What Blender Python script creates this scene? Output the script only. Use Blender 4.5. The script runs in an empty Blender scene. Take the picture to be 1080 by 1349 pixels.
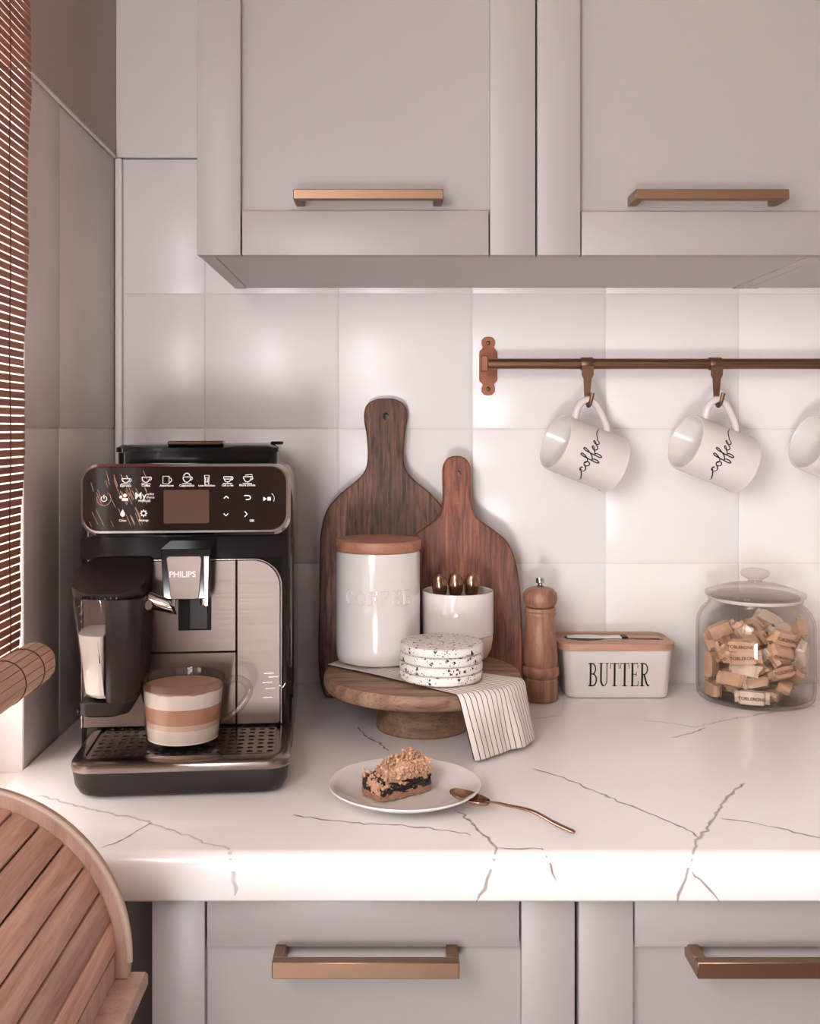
import bpy, bmesh, math, random
from mathutils import Vector, Matrix, Euler

random.seed(7)
sc = bpy.context.scene
COL = sc.collection
PI = math.pi

# ------------------------------------------------------------------ camera
CZ = 1.282            # eye height
CD = 1.53             # distance from the back wall
FPX = 1341.8          # focal length in pixels of the 1080 x 1349 frame
cam_d = bpy.data.cameras.new('camera')
cam = bpy.data.objects.new('camera', cam_d)
COL.objects.link(cam)
cam.location = (0, -CD, CZ)
cam.rotation_euler = (PI / 2, 0, 0)
cam_d.sensor_fit = 'AUTO'
cam_d.sensor_width = 36
cam_d.lens = 36 * FPX / 1349
cam_d.shift_x = 28 / 1349
cam_d.shift_y = -109.5 / 1349
cam_d.clip_start = 0.01
sc.camera = cam

# ------------------------------------------------------------------ world, lamps, exposure
def lin(c):
    return tuple(((v / 255) / 12.92 if v / 255 <= 0.04045 else ((v / 255 + 0.055) / 1.055) ** 2.4) for v in c)

world = bpy.data.worlds.new('daylight')
sc.world = world
world.use_nodes = True
bg = world.node_tree.nodes['Background']
bg.inputs[0].default_value = (*lin((255, 250, 244)), 1)
bg.inputs[1].default_value = 9.0

def area(name, loc, target, sx, sy, power, color):
    l = bpy.data.lights.new(name, 'AREA')
    l.shape = 'RECTANGLE'
    l.size, l.size_y = sx, sy
    l.energy = power
    l.color = color
    o = bpy.data.objects.new(name, l)
    COL.objects.link(o)
    o.location = loc
    o.rotation_euler = (Vector(target) - Vector(loc)).to_track_quat('-Z', 'Y').to_euler()
    return o

area('window_light', (-0.395, -1.60, 1.53), (0.6, -1.10, 1.40), 0.70, 0.50, 12.5, (1.0, 0.995, 1.0))
area('low_key_light', (-0.31, -2.50, 0.60), (0.10, 0.0, 1.25), 0.34, 0.32, 27.0, (0.99, 0.985, 1.0))  # added low key lamp standing for floor-bounced daylight; no window here
area('room_fill_light', (0.45, -3.2, 2.05), (0.2, 0.0, 1.15), 1.8, 0.8, 5.0, (1.0, 0.88, 0.84))  # added soft fill lamp behind the camera, no fixture there

sc.view_settings.view_transform = 'Standard'
sc.view_settings.look = 'None'
sc.view_settings.gamma = 1
sc.view_settings.use_curve_mapping = False
sc.view_settings.exposure = -0.08

# ------------------------------------------------------------------ pixel of the photograph -> point at a given depth / height
def at(px, py, y):
    s = FPX / (CD + y)
    return Vector(((px - 512) / s, y, CZ - (py - 565) / s))

def on(px, py, z):
    s = (py - 565) / (CZ - z)
    return Vector(((px - 512) / s, FPX / s - CD, z))

# ------------------------------------------------------------------ materials
def newmat(name):
    m = bpy.data.materials.new(name)
    m.use_nodes = True
    return m, m.node_tree, m.node_tree.nodes['Principled BSDF']

def N(t, typ, **kw):
    n = t.nodes.new(typ)
    for k, v in kw.items():
        setattr(n, k, v)
    return n

def plain(name, c, rough=0.5, metal=0.0, bump=0.0, bscale=300, vary=0.0, vscale=20, coat=0.0, spec=0.5):
    m, t, b = newmat(name)
    b.inputs['Base Color'].default_value = (*lin(c), 1)
    b.inputs['Roughness'].default_value = rough
    b.inputs['Metallic'].default_value = metal
    b.inputs['Coat Weight'].default_value = coat
    b.inputs['Coat Roughness'].default_value = 0.08
    b.inputs['Specular IOR Level'].default_value = spec
    tc = N(t, 'ShaderNodeTexCoord')
    if bump:
        nz = N(t, 'ShaderNodeTexNoise'); nz.inputs['Scale'].default_value = bscale; nz.inputs['Detail'].default_value = 3
        bp = N(t, 'ShaderNodeBump'); bp.inputs['Strength'].default_value = bump; bp.inputs['Distance'].default_value = 0.002
        t.links.new(tc.outputs['Object'], nz.inputs['Vector'])
        t.links.new(nz.outputs['Fac'], bp.inputs['Height'])
        t.links.new(bp.outputs['Normal'], b.inputs['Normal'])
    if vary:
        nz = N(t, 'ShaderNodeTexNoise'); nz.inputs['Scale'].default_value = vscale; nz.inputs['Detail'].default_value = 5
        mx = N(t, 'ShaderNodeMix', data_type='RGBA')
        mx.inputs[6].default_value = (*lin(tuple(v * (1 - vary) for v in c)), 1)
        mx.inputs[7].default_value = (*lin(tuple(min(255, v * (1 + vary)) for v in c)), 1)
        t.links.new(tc.outputs['Object'], nz.inputs['Vector'])
        t.links.new(nz.outputs['Fac'], mx.inputs[0])
        t.links.new(mx.outputs[2], b.inputs['Base Color'])
    return m

def wood(name, c1, c2, stretch=(30, 30, 3), rough=0.5, strip=0.0, strip_seed=40.37, strip_axis='X', objvar=0.0, bump=0.25, contrast=(0.3, 0.72), pores=0.35):
    """grain running along the axis with the smallest stretch; strip = glued planks of that width"""
    m, t, b = newmat(name)
    tc = N(t, 'ShaderNodeTexCoord')
    mp = N(t, 'ShaderNodeMapping'); mp.inputs['Scale'].default_value = stretch
    oi = N(t, 'ShaderNodeObjectInfo')
    off = N(t, 'ShaderNodeVectorMath', operation='SCALE'); off.inputs['Scale'].default_value = 7.3
    cmb = N(t, 'ShaderNodeCombineXYZ')
    t.links.new(oi.outputs['Random'], cmb.inputs[0]); t.links.new(oi.outputs['Random'], cmb.inputs[1])
    t.links.new(cmb.outputs[0], off.inputs[0])
    t.links.new(off.outputs[0], mp.inputs['Location'])
    t.links.new(tc.outputs['Object'], mp.inputs['Vector'])
    src = mp.outputs[0]
    nz = N(t, 'ShaderNodeTexNoise'); nz.inputs['Scale'].default_value = 3.0; nz.inputs['Detail'].default_value = 7; nz.inputs['Distortion'].default_value = 0.6
    t.links.new(src, nz.inputs['Vector'])
    rp = N(t, 'ShaderNodeValToRGB')
    rp.color_ramp.elements[0].position = contrast[0]; rp.color_ramp.elements[0].color = (*lin(c1), 1)
    rp.color_ramp.elements[1].position = contrast[1]; rp.color_ramp.elements[1].color = (*lin(c2), 1)
    t.links.new(nz.outputs['Fac'], rp.inputs[0])
    col = rp.outputs[0]
    # pores: short dark dashes along the grain
    mp2 = N(t, 'ShaderNodeMapping'); mp2.inputs['Scale'].default_value = tuple(v * 6 if v > 8 else v * 4 for v in stretch)
    t.links.new(tc.outputs['Object'], mp2.inputs['Vector'])
    n2 = N(t, 'ShaderNodeTexNoise'); n2.inputs['Scale'].default_value = 4.0; n2.inputs['Detail'].default_value = 2
    t.links.new(mp2.outputs[0], n2.inputs['Vector'])
    r2 = N(t, 'ShaderNodeMapRange'); r2.inputs[1].default_value = 0.55; r2.inputs[2].default_value = 0.72; r2.inputs[3].default_value = 1.0; r2.inputs[4].default_value = 1.0 - pores
    t.links.new(n2.outputs['Fac'], r2.inputs[0])
    mul = N(t, 'ShaderNodeMix', data_type='RGBA', blend_type='MULTIPLY'); mul.inputs[0].default_value = 1
    t.links.new(col, mul.inputs[6]); t.links.new(r2.outputs[0], mul.inputs[7]); col = mul.outputs[2]
    val = None
    if strip:
        sp = N(t, 'ShaderNodeSeparateXYZ'); t.links.new(tc.outputs['Object'], sp.inputs[0])
        dv = N(t, 'ShaderNodeMath', operation='DIVIDE'); dv.inputs[1].default_value = strip
        t.links.new(sp.outputs[strip_axis], dv.inputs[0])
        ad = N(t, 'ShaderNodeMath', operation='ADD'); ad.inputs[1].default_value = strip_seed
        t.links.new(dv.outputs[0], ad.inputs[0])
        fl = N(t, 'ShaderNodeMath', operation='FLOOR'); t.links.new(ad.outputs[0], fl.inputs[0])
        m1 = N(t, 'ShaderNodeMath', operation='MULTIPLY'); m1.inputs[1].default_value = 12.9898; t.links.new(fl.outputs[0], m1.inputs[0])
        m2 = N(t, 'ShaderNodeMath', operation='SINE'); t.links.new(m1.outputs[0], m2.inputs[0])
        m4 = N(t, 'ShaderNodeMath', operation='MULTIPLY'); m4.inputs[1].default_value = 437.585; t.links.new(m2.outputs[0], m4.inputs[0])
        m5 = N(t, 'ShaderNodeMath', operation='FRACT'); t.links.new(m4.outputs[0], m5.inputs[0])
        val = m5.outputs[0]; amt = 0.5
    elif objvar:
        val = oi.outputs['Random']; amt = objvar
    if val is not None:
        mr = N(t, 'ShaderNodeMapRange'); mr.inputs[3].default_value = 1 - amt / 2; mr.inputs[4].default_value = 1 + amt / 2
        t.links.new(val, mr.inputs[0])
        m3 = N(t, 'ShaderNodeMix', data_type='RGBA', blend_type='MULTIPLY'); m3.inputs[0].default_value = 1
        t.links.new(col, m3.inputs[6]); t.links.new(mr.outputs[0], m3.inputs[7]); col = m3.outputs[2]
    t.links.new(col, b.inputs['Base Color'])
    b.inputs['Roughness'].default_value = rough
    bp = N(t, 'ShaderNodeBump'); bp.inputs['Strength'].default_value = bump; bp.inputs['Distance'].default_value = 0.001
    t.links.new(n2.outputs['Fac'], bp.inputs['Height']); t.links.new(bp.outputs[0], b.inputs['Normal'])
    return m

def thin_glass(name, tint=(255, 255, 255), ior=1.45, boost=1.0, rough=0.02, edge=(150, 138, 132)):
    m, t, b = newmat(name)
    t.nodes.remove(b)
    out = t.nodes['Material Output']
    fr = N(t, 'ShaderNodeFresnel')
    ge = N(t, 'ShaderNodeNewGeometry'); mi = N(t, 'ShaderNodeMapRange'); mi.inputs[3].default_value = ior; mi.inputs[4].default_value = 1 / ior
    t.links.new(ge.outputs['Backfacing'], mi.inputs[0]); t.links.new(mi.outputs[0], fr.inputs['IOR'])
    mu = N(t, 'ShaderNodeMath', operation='MULTIPLY', use_clamp=True); mu.inputs[1].default_value = boost
    t.links.new(fr.outputs[0], mu.inputs[0])
    tr = N(t, 'ShaderNodeBsdfTransparent')
    lw = N(t, 'ShaderNodeLayerWeight'); lw.inputs[0].default_value = 0.5
    pw = N(t, 'ShaderNodeMath', operation='POWER'); pw.inputs[1].default_value = 7.0
    cm_ = N(t, 'ShaderNodeMix', data_type='RGBA'); cm_.inputs[6].default_value = (*lin(tint), 1); cm_.inputs[7].default_value = (*lin(edge), 1)
    t.links.new(lw.outputs['Facing'], pw.inputs[0]); t.links.new(pw.outputs[0], cm_.inputs[0]); t.links.new(cm_.outputs[2], tr.inputs[0])
    gl = N(t, 'ShaderNodeBsdfGlossy'); gl.inputs['Roughness'].default_value = rough; gl.inputs[0].default_value = (1, 0.97, 0.96, 1)
    mx = N(t, 'ShaderNodeMixShader')
    t.links.new(mu.outputs[0], mx.inputs[0]); t.links.new(tr.outputs[0], mx.inputs[1]); t.links.new(gl.outputs[0], mx.inputs[2])
    t.links.new(mx.outputs[0], out.inputs[0])
    return m

def brushed(name, c, rough=0.32, axis=(2, 2, 260), bump=0.06):
    m, t, b = newmat(name)
    b.inputs['Base Color'].default_value = (*lin(c), 1)
    b.inputs['Metallic'].default_value = 1.0
    tc = N(t, 'ShaderNodeTexCoord'); mp = N(t, 'ShaderNodeMapping'); mp.inputs['Scale'].default_value = axis
    nz = N(t, 'ShaderNodeTexNoise'); nz.inputs['Scale'].default_value = 5; nz.inputs['Detail'].default_value = 4
    t.links.new(tc.outputs['Object'], mp.inputs[0]); t.links.new(mp.outputs[0], nz.inputs['Vector'])
    mr = N(t, 'ShaderNodeMapRange'); mr.inputs[3].default_value = rough - 0.06; mr.inputs[4].default_value = rough + 0.08
    t.links.new(nz.outputs['Fac'], mr.inputs[0]); t.links.new(mr.outputs[0], b.inputs['Roughness'])
    bp = N(t, 'ShaderNodeBump'); bp.inputs['Strength'].default_value = bump; bp.inputs['Distance'].default_value = 0.0005
    t.links.new(nz.outputs['Fac'], bp.inputs['Height']); t.links.new(bp.outputs[0], b.inputs['Normal'])
    return m

M = {}
M['paint_white'] = plain('white wall paint', (226, 221, 219), 0.45, bump=0.12, bscale=60)
M['paint_taupe_shade'] = plain('shaded taupe wall paint', (176, 160, 152), 0.55, bump=0.1, bscale=90)  # wall paint darkened, the window wall's shade put into its colour
M['grout'] = plain('pale grout', (224, 219, 217), 0.8)
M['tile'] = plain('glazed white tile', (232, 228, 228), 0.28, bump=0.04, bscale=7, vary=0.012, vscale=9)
M['tile_side_shaded'] = plain('glazed tile in side wall shade', (206, 196, 190), 0.3, bump=0.05, bscale=7, vary=0.012, vscale=9)  # darker copy of the tile glaze carrying the unlit side wall's shade
M['trim'] = plain('white trim', (232, 228, 226), 0.3)
M['cabinet'] = plain('greige cabinet lacquer', (152, 145, 144), 0.42, bump=0.03, bscale=500)
M['cab_in'] = plain('cabinet carcass', (180, 172, 169), 0.5)
M['plinth_gap_shade'] = plain('dark plinth and gap shade', (70, 58, 52), 0.7)  # plinth colour, also painted shade for the gap beside the drawers
M['counter'] = plain('white quartz', (234, 229, 228), 0.2, vary=0.012, vscale=14, coat=0.0)
M['floor'] = wood('oak floor', (116, 96, 84), (150, 128, 114), (3, 22, 22), 0.5, strip=0.14, strip_axis='Y')
M['warm_wall'] = plain('warm beige wall', (180, 165, 157), 0.7)
M['ceiling'] = plain('ceiling paint', (215, 200, 190), 0.8)
M['brass'] = brushed('aged copper brass', (148, 119, 98), 0.36, (6, 200, 200))
M['bronze'] = brushed('bronze rail', (138, 106, 87), 0.3, (2, 120, 120), 0.04)
M['bronze_dark'] = plain('bronze hook', (122, 92, 74), 0.4, 0.85)
M['copper'] = plain('copper bracket', (148, 96, 74), 0.42, 0.75, vary=0.12, vscale=90)
M['rose_gold'] = plain('rose gold spoon', (164, 128, 109), 0.22, 1.0)
M['chrome'] = plain('chrome', (206, 200, 198), 0.1, 1.0)
M['ceramic'] = plain('white glazed ceramic', (218, 212, 209), 0.12, coat=0.4)
M['mug'] = plain('white mug glaze', (213, 206, 204), 0.22)
M['pinkish'] = plain('unglazed blush clay', (214, 186, 170), 0.7)  # matte blush tone for the lower part of the spoon pot
M['black_print'] = plain('black print', (24, 20, 20), 0.5)
M['black_plastic'] = plain('black plastic', (20, 16, 15), 0.08, spec=0.4)
M['black_matte'] = plain('matte black plastic', (38, 30, 27), 0.42, spec=0.4)
M['black_deep'] = plain('black recess', (12, 10, 9), 0.5, spec=0.2)
M['black_glass'] = plain('black glass', (34, 22, 18), 0.06)
M['screen'] = plain('switched off display', (84, 58, 47), 0.12)
M['steel'] = brushed('brushed machine steel', (116, 104, 98), 0.40, (2, 2, 200), 0.05)
M['grate'] = plain('tray grate steel', (150, 138, 132), 0.22, 1.0)
M['white_print'] = plain('white print', (238, 232, 228), 0.5)
M['copper_line'] = plain('copper line print', (150, 112, 92), 0.35, 0.6)
M['glass'] = thin_glass('clear glass', (254, 253, 252), 1.45, 0.6)
M['glass_thick'] = thin_glass('clear thick glass', (246, 243, 241), 1.5, 0.85, 0.02, (112, 100, 94))
M['pane'] = thin_glass('window pane', (252, 252, 252), 1.45)
M['milk'] = plain('milk', (242, 236, 230), 0.4)
M['foam'] = plain('milk foam', (244, 240, 236), 0.8, bump=0.3, bscale=400)
M['foam_top'] = plain('browned foam', (176, 138, 118), 0.6, vary=0.1, vscale=60)
M['coffee'] = plain('milky coffee', (196, 148, 118), 0.4)
M['latte'] = plain('pale milk coffee', (222, 200, 186), 0.4)
M['walnut'] = wood('dark acacia', (52, 29, 22), (132, 87, 67), (75, 75, 7), 0.5, strip=0.065, strip_seed=44.323, contrast=(0.3, 0.7), pores=0.6)
M['acacia'] = wood('red acacia', (84, 42, 30), (156, 94, 72), (75, 75, 7), 0.5, strip=0.055, strip_seed=43.436, contrast=(0.3, 0.7), pores=0.55)
M['mango'] = wood('mango wood', (104, 74, 58), (168, 132, 108), (3, 24, 24), 0.6, contrast=(0.3, 0.7), pores=0.5)
M['mill_wood'] = wood('oiled oak', (128, 86, 68), (172, 126, 102), (26, 26, 3), 0.42, contrast=(0.3, 0.7))
M['beech'] = wood('beech lid', (152, 100, 78), (180, 128, 102), (3, 26, 26), 0.45, contrast=(0.3, 0.7), pores=0.2)
M['bamboo'] = wood('butter lid wood', (158, 116, 96), (190, 148, 124), (3, 26, 26), 0.45, strip=0.03, strip_axis='Y', contrast=(0.3, 0.7), pores=0.15)
M['slat'] = wood('bread box slat', (172, 126, 106), (212, 170, 150), (40, 3, 40), 0.5, objvar=0.42, contrast=(0.3, 0.7), pores=0.2)
M['box_edge'] = plain('pale bread box edging', (206, 184, 170), 0.5)
M['box_wood'] = wood('bread box side', (176, 142, 126), (200, 168, 152), (26, 26, 4), 0.5, contrast=(0.3, 0.7), pores=0.15)
M['blind'] = wood('bamboo blind slat', (146, 90, 74), (182, 124, 104), (60, 6, 60), 0.55, objvar=0.3, contrast=(0.3, 0.7), pores=0.2)
M['blind_roll_lit'] = wood('lit bamboo blind rolled slat', (194, 154, 132), (222, 186, 164), (60, 6, 60), 0.55, objvar=0.2, contrast=(0.3, 0.7), pores=0.15)  # same bamboo, lightened to carry the window light on the roll
M['thread'] = plain('blind thread', (88, 48, 40), 0.8)
M['crust'] = plain('baked crust', (150, 110, 90), 0.85, bump=1.0, bscale=330, vary=0.4, vscale=420)
M['crumb'] = plain('oat crumble', (186, 146, 120), 0.8, bump=0.8, bscale=420, vary=0.38, vscale=330)
M['berry'] = plain('dark berry filling', (38, 22, 24), 0.22, bump=0.9, bscale=160)
M['wrapper'] = plain('tan candy wrapper', (190, 154, 126), 0.36, bump=0.5, bscale=110, vary=0.14, vscale=45)
M['wrapper_pale'] = plain('pale candy wrapper', (214, 194, 178), 0.3, bump=0.35, bscale=120)
M['wrapper_print'] = plain('brown wrapper print', (96, 44, 36), 0.5)
M['gasket'] = plain('clear gasket', (214, 208, 204), 0.3)

def terrazzo():
    m, t, b = newmat('terrazzo')
    tc = N(t, 'ShaderNodeTexCoord')
    base = (*lin((226, 219, 214)), 1)
    col = None
    for sc_, thr, dark in ((230, 0.33, (44, 38, 38)), (420, 0.30, (90, 80, 78)), (150, 0.25, (30, 26, 28))):
        vo = N(t, 'ShaderNodeTexVoronoi'); vo.inputs['Scale'].default_value = sc_
        wv = N(t, 'ShaderNodeTexNoise'); wv.inputs['Scale'].default_value = sc_ * 1.6
        wm = N(t, 'ShaderNodeVectorMath', operation='MULTIPLY_ADD'); wm.inputs[1].default_value = (1.1 / sc_,) * 3
        t.links.new(tc.outputs['Object'], wv.inputs['Vector']); t.links.new(wv.outputs['Color'], wm.inputs[0]); t.links.new(tc.outputs['Object'], wm.inputs[2])
        t.links.new(wm.outputs[0], vo.inputs['Vector'])
        sp = N(t, 'ShaderNodeSeparateColor'); t.links.new(vo.outputs['Color'], sp.inputs[0])
        mr = N(t, 'ShaderNodeMapRange'); mr.inputs[1].default_value = 0.45; mr.inputs[2].default_value = 1.0; mr.inputs[3].default_value = -0.05; mr.inputs[4].default_value = thr * 1.35
        t.links.new(sp.outputs[0], mr.inputs[0])
        lt = N(t, 'ShaderNodeMath', operation='LESS_THAN'); t.links.new(vo.outputs['Distance'], lt.inputs[0]); t.links.new(mr.outputs[0], lt.inputs[1])
        mx = N(t, 'ShaderNodeMix', data_type='RGBA'); mx.inputs[6].default_value = base; mx.inputs[7].default_value = (*lin(dark), 1)
        if col is not None:
            t.links.new(col, mx.inputs[6])
        t.links.new(lt.outputs[0], mx.inputs[0]); col = mx.outputs[2]
    t.links.new(col, b.inputs['Base Color']); b.inputs['Roughness'].default_value = 0.45
    return m
M['terrazzo'] = terrazzo()

def striped():
    m, t, b = newmat('striped linen')
    at_ = N(t, 'ShaderNodeAttribute', attribute_name='across')
    mu = N(t, 'ShaderNodeMath', operation='MULTIPLY'); mu.inputs[1].default_value = 17.0
    fr = N(t, 'ShaderNodeMath', operation='FRACT')
    lt = N(t, 'ShaderNodeMath', operation='LESS_THAN'); lt.inputs[1].default_value = 0.15
    t.links.new(at_.outputs['Fac'], mu.inputs[0]); t.links.new(mu.outputs[0], fr.inputs[0]); t.links.new(fr.outputs[0], lt.inputs[0])
    mx = N(t, 'ShaderNodeMix', data_type='RGBA'); mx.inputs[6].default_value = (*lin((232, 222, 216)), 1); mx.inputs[7].default_value = (*lin((58, 48, 48)), 1)
    t.links.new(lt.outputs[0], mx.inputs[0]); t.links.new(mx.outputs[2], b.inputs['Base Color'])
    b.inputs['Roughness'].default_value = 0.9
    tc = N(t, 'ShaderNodeTexCoord'); nz = N(t, 'ShaderNodeTexNoise'); nz.inputs['Scale'].default_value = 900
    bp = N(t, 'ShaderNodeBump'); bp.inputs['Strength'].default_value = 0.3; bp.inputs['Distance'].default_value = 0.001
    t.links.new(tc.outputs['Object'], nz.inputs['Vector']); t.links.new(nz.outputs['Fac'], bp.inputs['Height']); t.links.new(bp.outputs[0], b.inputs['Normal'])
    return m
M['linen'] = striped()

def vein_mat():
    m, t, b = newmat('grey quartz vein')
    out = t.nodes['Material Output']
    b.inputs['Base Color'].default_value = (*lin((140, 120, 116)), 1); b.inputs['Roughness'].default_value = 0.2
    at_ = N(t, 'ShaderNodeAttribute', attribute_name='ink')
    tr = N(t, 'ShaderNodeBsdfTransparent'); mx = N(t, 'ShaderNodeMixShader')
    t.links.new(at_.outputs['Fac'], mx.inputs[0]); t.links.new(tr.outputs[0], mx.inputs[1]); t.links.new(b.outputs[0], mx.inputs[2])
    t.links.new(mx.outputs[0], out.inputs[0])
    return m
M['vein'] = vein_mat()

# ------------------------------------------------------------------ mesh helpers
def box(bm, x0, x1, y0, y1, z0, z1, bev=0.0, seg=1):
    mtx = Matrix.Translation(((x0 + x1) / 2, (y0 + y1) / 2, (z0 + z1) / 2)) @ Matrix.Diagonal((abs(x1 - x0), abs(y1 - y0), abs(z1 - z0), 1))
    r = bmesh.ops.create_cube(bm, size=1, matrix=mtx)
    if bev:
        es = list({e for v in r['verts'] for e in v.link_edges})
        bmesh.ops.bevel(bm, geom=es, offset=bev, segments=seg, profile=0.5, affect='EDGES')
    return r

def lathe(bm, prof, n=48, c=(0, 0, 0), cap0=False, cap1=False):
    """profile of (r, z); r = 0 ends close to a point"""
    rings = []
    for r, z in prof:
        if r < 1e-6:
            rings.append([bm.verts.new((c[0], c[1], c[2] + z))])
        else:
            rings.append([bm.verts.new((c[0] + r * math.cos(2 * PI * i / n), c[1] + r * math.sin(2 * PI * i / n), c[2] + z)) for i in range(n)])
    for a, b in zip(rings, rings[1:]):
        for i in range(n):
            j = (i + 1) % n
            if len(a) == 1 and len(b) == 1:
                continue
            if len(a) == 1:
                bm.faces.new((a[0], b[j], b[i]))
            elif len(b) == 1:
                bm.faces.new((a[i], a[j], b[0]))
            else:
                bm.faces.new((a[i], a[j], b[j], b[i]))
    if cap0 and len(rings[0]) > 1: bm.faces.new(rings[0][::-1])
    if cap1 and len(rings[-1]) > 1: bm.faces.new(rings[-1])
    return rings

def smooth_pts(pts, k=6):
    """Catmull-Rom through pts"""
    P = [Vector(p) for p in pts]
    out = []
    for i in range(len(P) - 1):
        p0 = P[max(i - 1, 0)]; p1 = P[i]; p2 = P[i + 1]; p3 = P[min(i + 2, len(P) - 1)]
        for j in range(k):
            t = j / k
            out.append(0.5 * ((2 * p1) + (p2 - p0) * t + (2 * p0 - 5 * p1 + 4 * p2 - p3) * t * t + (3 * p1 - p0 - 3 * p2 + p3) * t ** 3))
    out.append(P[-1])
    return out

def tube(bm, pts, rad, n=12, caps=True, flat=1.0):
    """pts 3D; rad number or list; flat squeezes the section along its second axis"""
    pts = [Vector(p) for p in pts]
    if not isinstance(rad, (list, tuple)): rad = [rad] * len(pts)
    up = None; rings = []
    for i, p in enumerate(pts):
        d = (pts[min(i + 1, len(pts) - 1)] - pts[max(i - 1, 0)]).normalized()
        if up is None:
            a = Vector((0, 0, 1)) if abs(d.z) < 0.9 else Vector((1, 0, 0))
            up = (a - d * a.dot(d)).normalized()
        else:
            up = (up - d * up.dot(d)).normalized()
        w = d.cross(up)
        rings.append([bm.verts.new(p + (up * math.cos(2 * PI * k / n) * flat + w * math.sin(2 * PI * k / n)) * rad[i]) for k in range(n)])
    for a, b in zip(rings, rings[1:]):
        for k in range(n):
            bm.faces.new((a[k], a[(k + 1) % n], b[(k + 1) % n], b[k]))
    if caps:
        bm.faces.new(rings[0][::-1]); bm.faces.new(rings[-1])
    return rings

def rrect(x0, x1, y0, y1, r, k=6):
    """rounded rectangle outline, counter-clockwise"""
    rs = r if isinstance(r, (list, tuple)) else (r, r, r, r)   # (x1,y0),(x1,y1),(x0,y1),(x0,y0)
    out = []
    for (cx, cy, a0, rr) in ((x1, y0, -90, rs[0]), (x1, y1, 0, rs[1]), (x0, y1, 90, rs[2]), (x0, y0, 180, rs[3])):
        sx = -1 if cx == x1 else 1; sy = 1 if cy == y0 else -1
        ox, oy = cx + sx * rr, cy + sy * rr
        for i in range(k + 1):
            a = math.radians(a0 + 90 * i / k)
            out.append((ox + rr * math.cos(a), oy + rr * math.sin(a)))
    return out

def loft(bm, rings, cap0=True, cap1=True):
    """rings: lists of 3D points with equal counts"""
    R = [[bm.verts.new(p) for p in r] for r in rings]
    n = len(R[0])
    for a, b in zip(R, R[1:]):
        for i in range(n):
            bm.faces.new((a[i], a[(i + 1) % n], b[(i + 1) % n], b[i]))
    if cap0: bm.faces.new(R[0][::-1])
    if cap1: bm.faces.new(R[-1])
    return R

def prism(bm, poly, a, b, plane='XZ', bev=0.0):
    """polygon extruded from a to b along the axis normal to the plane; small chamfer on the a side"""
    def mp(u, v, w):
        return {'XZ': (u, w, v), 'XY': (u, v, w), 'YZ': (w, u, v)}[plane]
    if bev:
        c = Vector((sum(p[0] for p in poly) / len(poly), sum(p[1] for p in poly) / len(poly)))
        n = len(poly)
        ins = []
        for i in range(n):
            p0, p1, p2 = Vector(poly[i - 1]), Vector(poly[i]), Vector(poly[(i + 1) % n])
            d = ((p2 - p1).normalized() + (p1 - p0).normalized())
            d = d.normalized() if d.length > 1e-9 else Vector((1, 0))
            ins.append(p1 + Vector((-d.y, d.x)) * bev)
        s = 1 if b > a else -1
        rings = [[mp(p[0], p[1], a) for p in ins], [mp(p[0], p[1], a + s * bev) for p in poly], [mp(p[0], p[1], b - s * bev) for p in poly], [mp(p[0], p[1], b) for p in ins]]
    else:
        rings = [[mp(p[0], p[1], a) for p in poly], [mp(p[0], p[1], b) for p in poly]]
    R = loft(bm, rings)
    bmesh.ops.recalc_face_normals(bm, faces=bm.faces[:])
    return R

def ribbon(bm, pts, w, fn, closed=False):
    """flat stroke in (u, v), mapped to 3D by fn"""
    pts = [Vector((p[0], p[1])) for p in pts]
    L = len(pts); prev = None; first = None
    for i, p in enumerate(pts):
        a = pts[(i - 1) % L] if closed else pts[max(i - 1, 0)]
        b = pts[(i + 1) % L] if closed else pts[min(i + 1, L - 1)]
        d = b - a
        d = d.normalized() if d.length > 1e-9 else Vector((1, 0))
        nrm = Vector((-d.y, d.x)); ww = w[i] if isinstance(w, (list, tuple)) else w
        q = (bm.verts.new(fn(*(p + nrm * ww / 2))), bm.verts.new(fn(*(p - nrm * ww / 2))))
        if prev: bm.faces.new((prev[0], prev[1], q[1], q[0]))
        else: first = q
        prev = q
    if closed: bm.faces.new((prev[0], prev[1], first[1], first[0]))

def arc(cx, cy, rx, ry, a0, a1, n=14):
    return [(cx + rx * math.cos(math.radians(a0 + (a1 - a0) * i / n)), cy + ry * math.sin(math.radians(a0 + (a1 - a0) * i / n))) for i in range(n + 1)]

def O(name, bm, mat, parent=None, angle=40, label=None, cat=None, group=None, kind=None, world=False, flat=False):
    if world and parent is not None:
        p = Vector((0, 0, 0)); q = parent
        while q is not None: p += q.location; q = q.parent
        bmesh.ops.translate(bm, verts=bm.verts[:], vec=-p)
    me = bpy.data.meshes.new(name)
    bmesh.ops.recalc_face_normals(bm, faces=bm.faces[:]) if not flat else None
    bm.to_mesh(me); bm.free()
    if isinstance(mat, str): mat = M[mat]
    me.materials.append(mat)
    if not flat:
        for p in me.polygons: p.use_smooth = True
        me.set_sharp_from_angle(angle=math.radians(angle))
    o = bpy.data.objects.new(name, me)
    COL.objects.link(o)
    if parent is not None: o.parent = parent
    tag(o, label, cat, group, kind)
    return o

def tag(o, label=None, cat=None, group=None, kind=None):
    if label: o['label'] = label
    if cat: o['category'] = cat
    if group: o['group'] = group
    if kind: o['kind'] = kind
    return o

def T(name, loc, label, cat, group=None, rotz=0.0):
    o = bpy.data.objects.new(name, None)
    o.empty_display_size = 0.02
    COL.objects.link(o)
    o.location = loc
    o.rotation_euler = (0, 0, rotz)
    return tag(o, label, cat, group)

def copy_tree(o, parent=None):
    c = o.copy(); COL.objects.link(c)
    if parent is not None: c.parent = parent
    for ch in list(o.children): copy_tree(ch, c)
    return c

def new(): return bmesh.new()

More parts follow.
